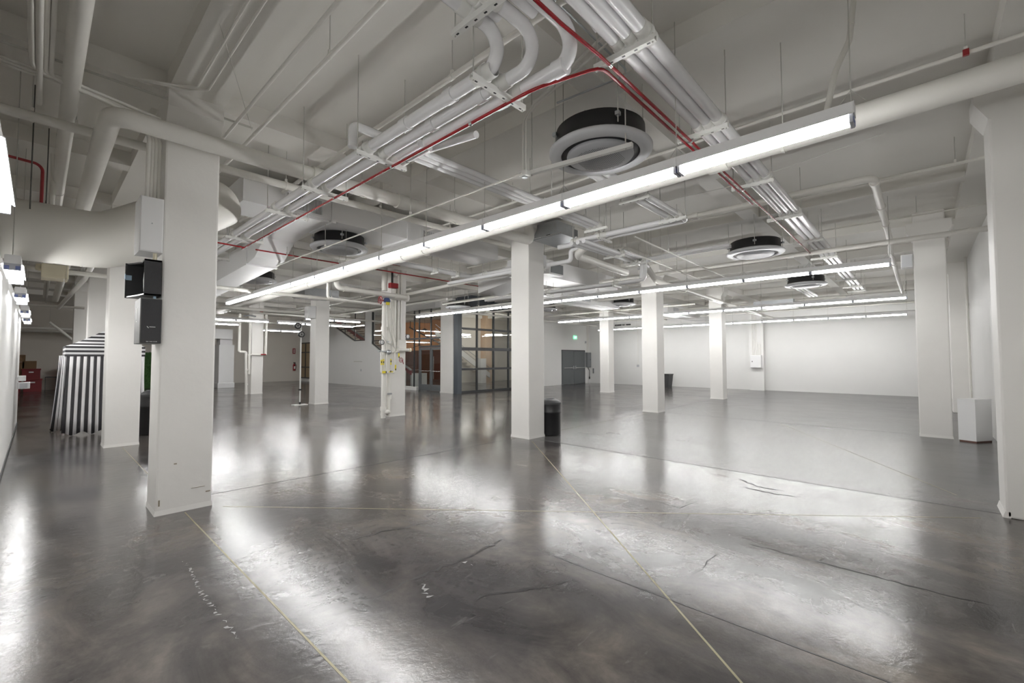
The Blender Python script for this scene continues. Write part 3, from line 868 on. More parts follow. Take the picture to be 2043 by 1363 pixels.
pipe('sprinkler_pipe', 'thin white pipe with a down elbow left of the red valve column', 0.028, [(4.72, 10.45, 3.75), (4.72, 10.45, 3.05), (6.2, 10.45, 3.02)], bend=0.07, joints=((0, 0.3), (0, 0.65)))
pipe('sprinkler_pipe', 'white pipe running level from the speaker column towards the plain column', 0.05, [(-1.9, 12.55, 3.34), (8.2, 12.6, 3.32)], joints=((0, 0.55), (0, 0.7)), hang=((3.3, 12.57, 3.33), (5.8, 12.59, 3.33)))
pipe('sprinkler_pipe', 'white pipe passing in front of the far pipe-flanked column', 0.05, [(2.2, 16.1, 3.22), (8.2, 16.2, 3.22)], joints=((0, 0.25), (0, 0.6)), hang=((3.4, 16.1, 3.22), (5.0, 16.15, 3.22)))
pipe('sprinkler_pipe', 'upper white pipe pair behind the white duct, left one', 0.045, [(1.4, 9.25, 3.80), (9.5, 9.25, 3.78)], hang=((2.9, 9.25, 3.8), (4.2, 9.25, 3.8)))
pipe('sprinkler_pipe', 'upper white pipe pair behind the white duct, right one', 0.035, [(1.4, 9.6, 3.88), (9.5, 9.6, 3.86)])
pipe('red_pipe', 'thin red pipe crossing behind the white duct at left of centre', 0.013, [(2.7, 9.0, 3.61), (9.0, 9.0, 3.60)], 'red', seg=8, hang=((3.25, 9.0, 3.61), (4.3, 9.0, 3.61)))
pipe('red_pipe', 'short red branch pipe right beside the speaker column', 0.0135, [(1.28, 8.65, 3.565), (2.45, 8.78, 3.565)], 'red', seg=8)
# clutter of far sprinkler branches
far_runs = [((3.5, 18.0, 3.75), (12.9, 18.0, 3.72), 0.035), ((2.0, 20.6, 3.55), (12.9, 20.6, 3.52), 0.045), ((-1.9, 20.0, 3.25), (1.0, 20.0, 3.25), 0.04), ((2.0, 25.4, 3.5), (13.0, 25.4, 3.5), 0.05), ((-1.9, 29.0, 3.0), (4.5, 29.0, 2.95), 0.06),
            ((8.0, 11.8, 3.8), (8.0, 21.0, 3.76), 0.03), ((9.6, 12.0, 3.65), (9.6, 24.0, 3.65), 0.045), ((4.0, 14.0, 3.85), (4.0, 24.0, 3.8), 0.04), ((12.2, 8.5, 3.7), (12.2, 15.2, 3.68), 0.04), ((14.0, 5.5, 3.72), (14.0, 15.2, 3.70), 0.045),
            ((13.0, 9.6, 3.6), (22.0, 9.6, 3.58), 0.05), ((13.5, 12.8, 3.75), (22.0, 12.8, 3.72), 0.04), ((17.3, 6.4, 3.7), (17.3, 15.8, 3.7), 0.04), ((12.8, 14.7, 3.62), (23.5, 14.7, 3.60), 0.045), ((20.2, 2.0, 3.85), (20.2, 15.0, 3.82), 0.045)]
FARL = ['crossing above the round stage lights', 'crossing over the far pipe-flanked column', 'crossing the left corridor above the tent', 'level with the white cabinet top, near the back',
        'low along the back of the left corridor', 'running away between the valve column and glass doors', 'running away toward the sloping stair window', 'running away between the near light row end and the pole',
        'running away above the glass entry pier', 'running away above the grid glass door', 'crossing behind the second light row at right', 'crossing above the third light row at right',
        'running away between the last two light rows', 'crossing in front of the grey double doors', 'running along just before the furthest light row']
for k, (a, b_, r_) in enumerate(far_runs):
    mid = Vector(a).lerp(Vector(b_), 0.35); mid2 = Vector(a).lerp(Vector(b_), 0.7)
    pipe('sprinkler_pipe', 'distant thin white pipe ' + FARL[k], r_, [a, b_], seg=8, joints=((0, 0.3), (0, 0.62)), hang=(tuple(mid), tuple(mid2)), group='distant sprinkler pipes under the rear ceiling')
# upper left conduits
for k, x in enumerate((-0.10, -0.065, -0.02, 0.012)):
    pipe('conduit', '%s thin white conduit coming over the camera and bending right at upper left' % ORD[k], 0.016 if k else 0.02,
         [(x, -0.9, 4.05), (x, 5.40 + 0.03 * k, 4.03), (0.55, 5.62 + 0.014 * k, 4.0), (0.72 + 0.03 * k, 5.75, 3.92), (0.72 + 0.03 * k, 5.78, 3.22)], 'pipe', bend=0.16, seg=8, group='bundle of thin conduits at upper left')
pipe('conduit', 'thin white stub pipe hanging down among the conduits at upper left', 0.02, [(-0.055, -0.9, 4.0), (-0.055, 6.0, 3.98)], seg=8)
for k, y in enumerate((5.36, 5.42, 5.48)):
    pipe('conduit', '%s of three thin conduits entering from the left edge above the oval duct' % ORD[k], 0.012, [(-2.0, y, 4.06), (0.1, y + 0.08, 4.04), (0.78, y + 0.2, 4.0)], seg=8, group='conduits entering from the left edge')
pipe('conduit', 'thin grey conduit stretched from the left edge across the top of the speaker column', 0.012, [(-2.0, 5.58, 4.25), (1.62, 5.60, 4.25)], 'rod', seg=8, hang=((1.2, 5.6, 4.25),))
for k, x in enumerate((1.03, 1.12)):
    pipe('conduit', ('left' if k == 0 else 'right') + ' thin conduit fixed under the beam over the speaker column', 0.011, [(x, -0.9, 4.345), (x, 5.30, 4.345), (x - 0.15, 5.42 + 0.02 * k, 4.34), (0.50, 5.55, 4.30)], bend=0.06, seg=8)
pipe('red_pipe', 'dark red pipe bending down at the far left edge', 0.016, [(-1.9, 7.2, 3.9), (-0.02, 7.5, 3.86), (-0.02, 7.5, 3.2)], 'redvalve', bend=0.08, seg=8)
pipe('hose', 'white looped hose at the left picture edge', 0.018, [(-0.36, 5.0, 3.9), (-0.30, 5.2, 3.55), (-0.24, 5.3, 3.3), (-0.33, 5.25, 3.1)], bend=0.12, cat='hose')
for k, (x, y, z0) in enumerate(((-0.10, 7.0, 3.2), (0.02, 8.2, 3.3), (-0.25, 8.5, 3.2))):
    pipe('hanger_rod', ORD[k] + ' dark threaded rod hanging down behind the conduits at left', 0.006, [(x, y, z0), (x, y, SLAB)], 'darkrod', seg=6, cat='rod')
pipe('standpipe', 'vertical white pipe behind the pipes at upper left', 0.03, [(0.075, 8.6, 3.3), (0.075, 8.6, SLAB)], seg=10)
# pipes in the left corridor under the duct
pipe('drain_pipe', 'white pipe slanting down left of the striped tent, behind the cream unit', 0.05, [(0.72, 11.9, 3.55), (0.72, 14.5, 3.5), (0.40, 20.0, 3.2)], bend=0.3)
pipe('brace_pipe', 'diagonal cream brace pipe above the stacked boxes', 0.05, [(0.30, 26.95, 3.15), (0.75, 26.97, 2.70), (1.26, 27.0, 2.15)])
pipe('standpipe', 'vertical cream pipe behind the tent roof at far left', 0.11, [(1.35, 27.0, 0), (1.35, 27.0, 3.6)], seg=16, joints=((0, 0.7),))
pipe('sprinkler_pipe', 'white pipe crossing low above the boxes in the left corridor', 0.07, [(-1.95, 31.6, 2.95), (2.8, 31.6, 2.95)], joints=((0, 0.5),))

# strut bar in front of the nearest air unit
t = thing('junction_box', 'white round junction box at the end of the strut bar below the near air conditioner', 'junction box', (3.45, 3.02, 3.49))
MB().box(3.41, 3.49, 2.97, 3.07, 3.50, 3.56, 0.01).build('body', M['strut'], t)
MB().cyl((3.45, 3.02, 3.49), 'z', 0.03, 0, 0.012).build('cover', M['steel'], t)
t = thing('strut_bar', 'cream strut bar hung by rods in front of the near round air conditioner', 'strut', (3.6, 2.45, 3.53))
b = MB()
d = Vector((0.17, -1.12, 0)).normalized(); n = Vector((-d.y, d.x, 0)) * 0.021
p, q = Vector((3.50, 3.04, 0)), Vector((3.68, 1.90, 0))
v = [p - n, p + n, q + n, q - n]
b.add([(a.x, a.y, 3.53) for a in v] + [(a.x, a.y, 3.572) for a in v], [(0, 1, 2, 3), (4, 5, 6, 7), (0, 1, 5, 4), (1, 2, 6, 5), (2, 3, 7, 6), (3, 0, 4, 7)])
b.build('bar', M['strut'], t)
for (x, y) in ((3.66, 1.96), (3.52, 2.98)):
    MB().tube([(x, y, 3.52), (x, y, SLAB)], 0.006, seg=6).build('hanger_rod', M['rod'], t)
pipe('conduit', 'left of two white conduits dropping beside the near air conditioner to the junction box', 0.011, [(3.46, 3.05, 3.55), (3.46, 3.05, 4.13), (3.40, 2.85, 4.2), (3.02, 1.72, 4.2)], bend=0.1, seg=8)
pipe('conduit', 'right of two white conduits dropping beside the near air conditioner to the junction box', 0.011, [(3.44, 2.99, 3.55), (3.44, 2.99, 4.13), (3.42, 2.80, 4.2), (3.12, 1.72, 4.2)], bend=0.1, seg=8)
pipe('conduit', 'dark bent conduit above the near round air conditioner', 0.009, [(2.35, 1.95, 4.28), (3.75, 1.95, 4.28), (3.62, 2.72, 4.25)], 'steel', bend=0.1, seg=8)
pipe('flexible_conduit', 'ribbed flexible conduit dropping to the near end of the light row at upper right', 0.020, [(3.77, 0.45, 3.32), (3.82, 0.40, 3.62), (4.05, 0.33, 3.95), (4.45, 0.32, 4.565)], 'pipe', bend=0.3, seg=10, cat='conduit', joints=((2, 0.3),))
# wires slung across the ceiling
pipe('cable', 'thin wire slung diagonally under the ceiling at upper left', 0.003, [(0.60, 3.46, 4.45), (1.60, 5.55, 4.2)], 'rod', seg=5, cat='cable')
pipe('cable', 'thin wire slung below the thick drain at right', 0.003, [(5.5, 0.2, 3.75), (6.3, 1.8, 3.9), (7.3, 3.4, 4.3)], 'rod', seg=5, cat='cable', bend=2)

# ------------------------------------------------------------------ ducts
d = MB()
d.tube([(-1.99, 7.3, 3.02), (0.55, 7.3, 3.02), (1.40, 7.35, 3.60), (1.78, 7.62, 3.90)], 0.335, bend=0.55, seg=32)
du = d.build('round_duct', M['duct'], cat='duct', label='big round grey duct bending up behind the speaker column at left')
for (x, z, a) in ((-0.6, 3.02, 0), (0.32, 3.02, 0)):
    MB().tube([(x - 0.006, 7.3, z), (x + 0.006, 7.3, z)], 0.338, seg=32).build('seam', M['duct'], du)
def grille(x0, x1, y, z0, z1, parent, n):
    MB().box(x0, x1, y - 0.004, y + 0.02, z0, z1).build('grille_back', M['slot'], parent)
    for k in range(n):
        x = x0 + (k + 0.5) * (x1 - x0) / n
        MB().box(x - 0.006, x + 0.006, y - 0.014, y - 0.002, z0, z1).build('vane', M['ductw'], parent)
    g = MB()
    for (a0, a1, c0, c1) in ((x0 - 0.02, x0, z0 - 0.02, z1 + 0.02), (x1, x1 + 0.02, z0 - 0.02, z1 + 0.02), (x0, x1, z0 - 0.02, z0), (x0, x1, z1, z1 + 0.02)):
        g.box(a0, a1, y - 0.016, y, c0, c1)
    g.build('grille_frame', M['ductw'], parent)
t = thing('trunk_duct', 'long rectangular white duct with grilles left of the centre column', 'duct', (4.7, 7.8, 3.95))
MB().box(2.02, 3.36, 7.35, 8.15, 3.95, 4.34).build('section', M['ductw'], t)
MB().box(3.44, 4.88, 7.35, 8.25, 3.945, 4.32).build('section', M['ductw'], t)
MB().box(4.94, 7.5, 7.43, 8.25, 3.96, 4.31).build('section', M['ductw'], t)
for x in (3.40, 4.91):
    MB().box(x - 0.035, x + 0.035, 7.32, 8.27, 3.91, 4.35).build('flange', M['ductw'], t)
grille(2.63, 3.20, 7.35, 4.0, 4.24, t, 24)
grille(5.30, 5.95, 7.43, 4.0, 4.22, t, 24)
t = thing('branch_duct', 'white S-shaped rectangular duct dropping away below the left pipe rack', 'duct', (3.07, 9.8, 3.4))
b = MB()
prof = [(y_ * 1.145, 1.58 + (a_ - 1.58) * 1.145, 1.58 + (b2 - 1.58) * 1.145) for (y_, a_, b2) in ((6.44, 3.62, 3.90), (7.35, 3.62, 3.90), (7.75, 3.55, 3.88), (8.2, 3.30, 3.75), (8.6, 3.24, 3.62), (12.4, 3.10, 3.56), (12.8, 2.98, 3.5), (13.2, 2.80, 3.3))]
vs, fs = [], []
for (y, z0, z1) in prof:
    vs += [(2.80, y, z0), (3.34, y, z0), (3.34, y, z1), (2.80, y, z1)]
for i in range(len(prof) - 1):
    for k in range(4):
        fs.append((i * 4 + k, i * 4 + (k + 1) % 4, i * 4 + 4 + (k + 1) % 4, i * 4 + 4 + k))
fs += [(0, 1, 2, 3), tuple(len(vs) - 4 + k for k in range(4))]
b.add(vs, fs).build('section', M['ductw'], t)
MB().box(2.78, 3.36, 9.82, 9.87, 3.46, 3.94).build('flange', M['ductw'], t)
MB().box(2.78, 3.36, 14.17, 14.22, 3.30, 3.87).build('flange', M['ductw'], t)
# small volume-damper boxes
t = thing('trunk_duct', 'white duct with dark grille mouths behind and right of the centre column', 'duct', (10.4, 7.2, 3.5))
MB().box(8.0, 12.0, 6.75, 7.6, 3.62, 4.05).build('section', M['ductw'], t)
MB().prism([(6.75, 3.62), (6.75, 3.9), (6.3, 3.86), (6.3, 3.56)], 'x', 8.05, 8.65).build('spout', M['ductw'], t)
MB().box(8.12, 8.58, 6.285, 6.305, 3.60, 3.82).build('grille', M['box'], t)
MB().prism([(7.6, 3.62), (9.0, 3.40), (9.0, 3.80), (7.6, 4.05)], 'x', 8.3, 9.2).build('reducer', M['ductw'], t)
t = thing('trunk_duct', 'pale rectangular duct above the second light row between two columns', 'duct', (13.2, 9.0, 3.5))
MB().box(11.0, 15.6, 8.7, 9.5, 3.55, 3.95).build('section', M['ductw'], t)
MB().prism([(9.5, 3.55), (10.4, 3.42), (10.4, 3.8), (9.5, 3.95)], 'x', 11.2, 12.4).build('reducer', M['ductw'], t)
MB().box(13.0, 13.5, 8.68, 8.70, 3.62, 3.86).build('grille', M['panel'], t)
t = thing('trunk_duct', 'pale rectangular duct high on the far side between the far columns', 'duct', (20.5, 8.0, 3.6))
MB().box(19.0, 24.5, 8.2, 9.0, 3.60, 4.0).build('section', M['ductw'], t)
MB().box(19.6, 20.1, 8.18, 8.2, 3.70, 3.9).build('grille', M['panel'], t)
t = thing('ceiling_unit', 'grey sheet-metal unit near the ceiling in front of the far wall', 'air unit', (22.6, 5.0, 3.55))
MB().box(19.9, 20.6, 3.6, 5.0, 3.62, 3.9).build('casing', M['steel'], t)
MB().box(19.85, 20.65, 3.55, 5.05, 3.58, 3.62).build('tray', M['white'], t)
t = thing('ceiling_unit', 'grey flat unit above the plain column at left of centre', 'air unit', (6.2, 14.6, 3.5))
MB().box(5.6, 6.7, 14.0, 15.0, 3.58, 3.82).build('casing', M['steel'], t)
MB().box(5.6, 6.4, 14.1, 14.9, 3.55, 3.58).build('tray', M['white'], t)
t = thing('junction_box', 'grey box fixed high on the left face of the plain column', 'junction box', (6.5, 15.6, 3.0))
MB().box(6.36, 6.598, 15.50, 15.86, 3.00, 3.42, 0.01).build('body', M['white'], t)
MB().box(6.34, 6.36, 15.52, 15.84, 3.02, 3.40).build('door', M['white'], t)

# grey enclosure at the centre column head
t = thing('grey_enclosure', 'grey sheet-metal enclosure hung against the head of the centre column', 'enclosure', (7.1, 5.38, 3.95))
MB().box(6.75, 7.35, 5.10, 5.672, 3.99, 4.26).build('casing', M['steel'], t)
MB().box(7.352, 7.50, 5.12, 5.60, 4.02, 4.22).build('control_box', M['box'], t)
MB().box(6.72, 7.62, 4.95, 5.672, 3.955, 3.988).build('drip_tray', M['steel'], t)
MB().tube([(6.70, 5.67, 3.975), (6.70, 4.95, 3.975)], 0.008, seg=6).build('edge_rod', M['chrome'], t)
MB().box(6.745, 6.75, 5.25, 5.35, 4.0, 4.012).build('latch', M['black'], t)
t = thing('junction_box', 'small white junction box on the right face of the centre column', 'junction box', (7.15, 5.8, 3.5))
MB().box(7.083, 7.20, 5.70, 5.95, 3.50, 3.74, 0.008).build('body', M['white'], t)
MB().tube([(7.14, 5.82, 3.74), (7.14, 5.82, 3.96)], 0.02, seg=8).build('nipple', M['pipe'], t)

# ------------------------------------------------------------------ things on the nearest column
t = thing('electrical_box', 'white metal box fixed high on the left side of the nearest column', 'electrical box', (0.74, 5.82, 2.65))
MB().box(0.655, 0.842, 5.66, 6.0, 2.66, 3.22, 0.006).build('body', M['white'], t)
MB().box(0.662, 0.835, 5.652, 5.66, 2.668, 3.212, 0.003).build('cover', M['white'], t)
MB().cyl((0.75, 5.652, 2.95), 'y', 0.006, -0.004, 0.0).build('screw', M['steel'], t)
MB().tube([(0.79, 5.72, 2.66), (0.79, 5.72, 2.58)], 0.018, seg=10).build('nipple', M['cream'], t)
t = thing('loudspeaker', 'black open-fronted loudspeaker cabinet on the column, upper of the two', 'loudspeaker', (0.72, 5.75, 2.2))
def rbox(mb, cx, cyy, ang, u0, u1, v0, v1, z0, z1):
    ca, sa = math.cos(ang), math.sin(ang)
    v = []
    for z in (z0, z1):
        for (a, b_) in ((u0, v0), (u1, v0), (u1, v1), (u0, v1)):
            v.append((cx + a * ca - b_ * sa, cyy + a * sa + b_ * ca, z))
    return mb.add(v, [(0, 3, 2, 1), (4, 5, 6, 7), (0, 1, 5, 4), (1, 2, 6, 5), (2, 3, 7, 6), (3, 0, 4, 7)])
Z0, Z1 = 2.215, 2.575
rbox(MB(), 0.83, 5.62, 0.0, -0.135, 0.0, -0.02, 0.0, Z0, Z1).build('side_panel', M['grille'], t)
rbox(MB(), 0.83, 6.02, 0.0, -0.235, 0.0, 0.0, 0.02, Z0, Z1).build('side_panel', M['black'], t)
MB().prism([(0.83, 5.60), (0.83, 6.04), (0.60, 6.04), (0.70, 5.80), (0.695, 5.60)], 'z', Z1 - 0.016, Z1 - 0.002).build('top_panel', M['black'], t)
MB().prism([(0.83, 5.60), (0.83, 6.04), (0.60, 6.04), (0.66, 5.80), (0.695, 5.60)], 'z', Z0 + 0.002, Z0 + 0.016).build('bottom_panel', M['black'], t)
MB().box(0.81, 0.83, 5.62, 6.02, Z0, Z1).build('back_panel', M['black'], t)
MB().lathe((0.805, 5.82, 2.39), [(0.0, -0.03), (0.05, -0.025), (0.12, 0.0), (0.14, 0.0)], 24, True, 'x').build('cone', M['black'], t)
MB().tube([(0.70, 5.612, 2.44), (0.694, 5.606, 2.36), (0.70, 5.612, 2.25)], 0.006, seg=6).build('loose_wire', M['letter'], t)
MB().box(0.592, 0.596, 5.99, 6.045, 2.41, 2.46).build('tape_piece', M['tape'], t)
MB().box(0.60, 0.645, 6.0, 6.02, 2.40, 2.45).build('tape_piece', M['tape'], t)
t = thing('loudspeaker', 'dark grey loudspeaker cabinet on the column, lower of the two, with silver V mark', 'loudspeaker', (0.75, 5.78, 1.73))
MB().box(0.672, 0.842, 5.60, 5.96, 1.735, 2.185, 0.006).build('cabinet', M['cabgrey'], t)
MB().box(0.68, 0.838, 5.590, 5.60, 1.742, 2.178, 0.004).build('front_grille', M['grille'], t)
lg = MB()
lg.add([(0.670, 5.86, 2.10), (0.670, 5.835, 2.10), (0.670, 5.80, 2.03), (0.670, 5.765, 2.10), (0.670, 5.74, 2.10), (0.670, 5.785, 2.03), (0.670, 5.79, 1.98), (0.670, 5.81, 1.98), (0.670, 5.815, 2.03)],
       [(0, 1, 2, 8), (2, 3, 4, 5), (8, 2, 5, 6, 7)])
lg.add([(0.670, 5.82, 1.965), (0.670, 5.78, 1.965), (0.670, 5.78, 1.955), (0.670, 5.82, 1.955)], [(0, 1, 2, 3)])
lg.build('emblem', M['letter'], t)
nm = MB()
nm.add([(0.722, 5.588, 1.905), (0.731, 5.588, 1.905), (0.742, 5.588, 1.888), (0.735, 5.588, 1.888)], [(0, 1, 2, 3)])
x = 0.745
for w_ in (0.007, 0.006, 0.007, 0.006, 0.007, 0.006):
    nm.add([(x, 5.588, 1.903), (x + w_, 5.588, 1.903), (x + w_, 5.588, 1.896), (x, 5.588, 1.896)], [(0, 1, 2, 3)])
    x += w_ + 0.0015
x = 0.722
for w_ in (0.018, 0.004, 0.014, 0.004, 0.008, 0.012):
    nm.add([(x, 5.588, 1.757), (x + w_, 5.588, 1.757), (x + w_, 5.588, 1.752), (x, 5.588, 1.752)], [(0, 1, 2, 3)])
    x += w_ + 0.005
nm.build('lettering', M['letter'], t)
MB().box(0.78, 0.80, 5.66, 5.70, 2.185, 2.215).build('bracket', M['tape'], t)

# ------------------------------------------------------------------ striped changing tent
t = thing('striped_tent', 'black and white striped pop-up changing tent standing behind the left columns', 'tent', (1.05, 13.75, 0))
TX0, TX1, TY0, TY1 = 0.41, 1.66, 13.08, 14.4
ZV, ZE, ZP = 1.64, 1.86, 2.22
for (x, y) in ((TX0, TY0), (TX1, TY0), (TX0, TY1), (TX1, TY1)):
    MB().box(x - 0.015, x + 0.015, y - 0.015, y + 0.015, 0, ZE).build('leg', M['canvas'], t)
# valance: horizontal bands
def band(z0, z1, m, off):
    b = MB()
    for (a, c) in (((TX0, TY0), (TX1, TY0)), ((TX1, TY0), (TX1, TY1)), ((TX1, TY1), (TX0, TY1)), ((TX0, TY1), (TX0, TY0))):
        cx, cyy = (TX0 + TX1) / 2, (TY0 + TY1) / 2
        def o_(p, k): return (cx + (p[0] - cx) * k, cyy + (p[1] - cyy) * k)
        p, q = o_(a, 1.03 + off), o_(c, 1.03 + off)
        b.quad((*p, z0), (*q, z0), (*q, z1), (*p, z1))
    b.build('valance_band', M[m], t)
nb = 5
for k in range(nb):
    band(ZV + k * (ZE - ZV) / nb, ZV + (k + 1) * (ZE - ZV) / nb, 'ink' if k % 2 == 0 else 'canvas', 0.004 * (1 - k / nb))
# roof pyramid: rings of stripes, hollow slope
nr = 9
for k in range(nr):
    b = MB()
    def lev(u):
        z = ZE + (ZP - ZE) * (u ** 1.15)
        return 1.03 - u * 0.98, z
    k0, z0 = lev(k / nr); k1, z1 = lev((k + 1) / nr)
    cx, cyy = (TX0 + TX1) / 2, (TY0 + TY1) / 2
    cs = [(TX0, TY0), (TX1, TY0), (TX1, TY1), (TX0, TY1)]
    for i in range(4):
        a, c = cs[i], cs[(i + 1) % 4]
        P = lambda p, kk, z: (cx + (p[0] - cx) * kk, cyy + (p[1] - cyy) * kk, z)
        b.quad(P(a, k0, z0), P(c, k0, z0), P(c, k1, z1), P(a, k1, z1))
    b.build('roof_stripe', M['canvas' if k % 2 == 0 else 'ink'], t)
# curtain walls: vertical stripes with folds
def curtain(p, q, n, topz, botz, flare, depth, name, pb=None, qb=None, seed=0, lean=0.0):
    rr = random.Random(seed)
    p, q = Vector((*p, 0)), Vector((*q, 0))
    d = (q - p); Lw = d.length; d.normalize()
    nrm = Vector((d.y, -d.x, 0))
    sub = 3
    N = n * sub
    cols = []
    for i in range(N + 1):
        u = i / N
        ph = u * n * 0.9 + seed
        col = []
        for j in range(6):
            v = j / 5
            amp = depth * v * (0.4 + 0.6 * math.sin(ph * 2.1 + seed) ** 2)
            off = nrm * (amp * math.sin(ph * 2.6) + flare * v * v + 0.02 * v * math.sin(ph))
            s_ = (u - 0.5) * Lw * (1 + 0.06 * v) + Lw / 2 + lean * v
            z = topz + (botz - topz) * v + (0.03 * math.sin(ph * 1.3) if j == 5 else 0)
            base = p + d * s_
            if pb:
                base = (p.lerp(q, u)).lerp(Vector((*pb, 0)).lerp(Vector((*qb, 0)), u), v ** 1.2)
            col.append(base + off + Vector((0, 0, z)))
        cols.append(col)
    for par, m in ((0, 'ink'), (1, 'canvas')):
        b = MB()
        for i0 in range(0, N, sub):
            if (i0 // sub) % 2 != par: continue
            vs = [v for i in range(i0, i0 + sub + 1) for v in cols[i]]
            b.add(vs, [(i * 6 + j, (i + 1) * 6 + j, (i + 1) * 6 + j + 1, i * 6 + j + 1) for i in range(sub) for j in range(5)], True)
        o = b.build(name, M[m], t)
        sd = o.modifiers.new('thick', 'SOLIDIFY'); sd.thickness = 0.004
curtain((TX0 + 0.0, TY0 - 0.02), (TX1, TY0 - 0.02), 24, ZV + 0.02, 0.035, 0.14, 0.035, 'front_curtain_stripes', seed=1)
curtain((0.315, 13.85), (0.405, 13.2), 9, ZV + 0.02, 0.04, 0.0, 0.03, 'side_curtain_stripes', (0.20, 14.15), (0.37, 13.62), seed=4)
curtain((TX1 + 0.01, TY0), (TX1 + 0.01, TY1), 22, ZV + 0.02, 0.04, 0.04, 0.03, 'far_curtain_stripes', seed=6)
MB().box(0.575, 0.59, 13.00, 13.012, 0.78, 0.95).build('zip_pull', M['canvas'], t)

# ------------------------------------------------------------------ bins, plinth
def drum(name, x, y, r, h, label):
    t = thing(name, label, 'trash can', (x, y, 0))
    MB().lathe((x, y, 0), [(0.0, 0.0), (r * 0.95, 0.0), (r * 0.97, 0.02), (r * 0.97, h * 0.6), (r, h * 0.61), (r, h * 0.66), (r * 0.985, h * 0.67), (r, h * 0.88)], 32).build('barrel', M['black'], t)
    MB().lathe((x, y, 0), [(r * 1.02, h * 0.86), (r * 1.03, h * 0.90), (r * 0.98, h * 0.93), (r * 0.55, h), (r * 0.5, h), (r * 0.42, h * 0.97), (0, h * 0.93)], 32).build('lid', M['char'], t)
    return t
drum('trash_can', 7.35, 5.76, 0.24, 0.74, 'black drum bin with a sloped lid at the foot of the centre column')
drum('trash_can', 1.72, 12.05, 0.24, 0.92, 'tall black bin in the gap between the two left columns')
t = thing('trash_can', 'black bin against the far white wall behind a column', 'trash can', (23.65, 10.4, 0))
MB().prism([(-0.24, 0), (0.24, 0), (0.30, 0.72), (-0.30, 0.72)], 'y', -0.25, 0.25)
b = MB()
v = [(23.65 + sx * s_, 10.4 + sy * s_, z) for (s_, z) in ((0.24, 0), (0.30, 0.70)) for (sx, sy) in ((-1, -1), (1, -1), (1, 1), (-1, 1))]
b.add(v, [(0, 3, 2, 1), (4, 5, 6, 7), (0, 1, 5, 4), (1, 2, 6, 5), (2, 3, 7, 6), (3, 0, 4, 7)]).build('bin_body', M['char'], t)
MB().box(23.33, 23.97, 10.08, 10.72, 0.70, 0.74, 0.01).build('rim', M['black'], t)
t = thing('plinth', 'white display plinth turned at an angle beside the right column', 'plinth', (12.13, -0.70, 0))
pl = [(11.925, -0.685), (11.99, -0.465), (12.36, -0.60), (12.29, -0.925)]
pl = [(11.925, -0.70), (12.02, -0.47), (12.40, -0.70), (12.28, -0.935)]
MB().prism(pl, 'z', 0.03, 0.79).build('body', M['white'], t)
cc = Vector((sum(p[0] for p in pl) / 4, sum(p[1] for p in pl) / 4))
MB().prism([tuple(cc + (Vector(p) - cc) * 1.02) for p in pl], 'z', 0.79, 0.808).build('top', M['white'], t)
MB().prism([tuple(cc + (Vector(p) - cc) * 0.95) for p in pl], 'z', 0.0, 0.03).build('toe_kick', M['wood'], t)
t = thing('loudspeaker', 'small white loudspeaker fixed high on the left edge of the right column', 'loudspeaker', (12.3, 0.17, 3.45))
MB().box(12.20, 12.42, 0.082, 0.27, 3.46, 3.73, 0.012).build('cabinet', M['white'], t)
MB().box(12.192, 12.20, 0.095, 0.255, 3.475, 3.715, 0.003).build('front_grille', M['fascia'], t)
MB().tube([(12.3, 0.2, 3.46), (12.3, 0.24, 2.95), (12.3, 0.26, 2.9)], 0.006, seg=6).build('cable', M['rod'], t)
pipe('conduit', 'rusty white conduit running down the wall in the slit beside the plinth', 0.03, [(17.3, -0.95, 0.0), (17.3, -0.95, 4.36)], 'pipe', joints=((0, 0.7),))

# ------------------------------------------------------------------ double door and fittings on the north wall
YN = 16.05
t = struct('door_1', M['frame'], 21.68, 24.22, YN - 0.02, YN + 0.01, 2.05, 2.12)
for (x0, x1) in ((21.68, 21.75), (24.15, 24.22)):
    MB().box(x0, x1, YN - 0.02, YN + 0.01, 0.0, 2.05).build('door_jamb', M['door'], t)
for (x0, x1, hx) in ((21.76, 22.945, 22.86), (22.955, 24.14, 23.04)):
    lf = MB().box(x0, x1, YN - 0.03, YN + 0.005, 0.01, 2.045, 0.004).build('door_leaf', M['door'], t)
    MB().box(x0 + 0.08, x1 - 0.08, YN - 0.095, YN - 0.06, 0.985, 1.03, 0.006).build('push_bar', M['chrome'], lf)
    MB().box(hx - 0.03, hx + 0.03, YN - 0.10, YN - 0.03, 0.93, 1.14, 0.006).build('latch_case', M['steel'], lf)
t = thing('exit_sign', 'small glowing green exit sign above the grey double doors', 'sign', (23.09, YN - 0.03, 2.82))
MB().box(22.93, 23.26, YN - 0.06, YN, 2.82, 3.03, 0.006).build('case', M['exit'], t)
text_mesh('EXIT', 0.13, 'lettering', M['exitw'], t, (23.095, YN - 0.063, 2.925), (PI / 2, 0, 0), 0.25)
t = thing('breaker_cabinet', 'grey electrical cabinet right of the double doors with conduit above', 'electrical cabinet', (24.52, YN - 0.1, 1.0))
MB().box(24.28, 24.69, YN - 0.17, YN, 1.03, 1.98, 0.008).build('cabinet', M['box'], t)
MB().box(24.29, 24.68, YN - 0.185, YN - 0.17, 1.05, 1.96, 0.004).build('door', M['box'], t)
MB().box(24.55, 24.60, YN - 0.20, YN - 0.185, 1.5, 1.54).build('latch', M['black'], t)
for x in (24.42, 24.56):
    MB().tube([(x, YN - 0.05, 1.98), (x, YN - 0.05, 4.36)], 0.018, seg=8).build('conduit', M['pipe'], t)
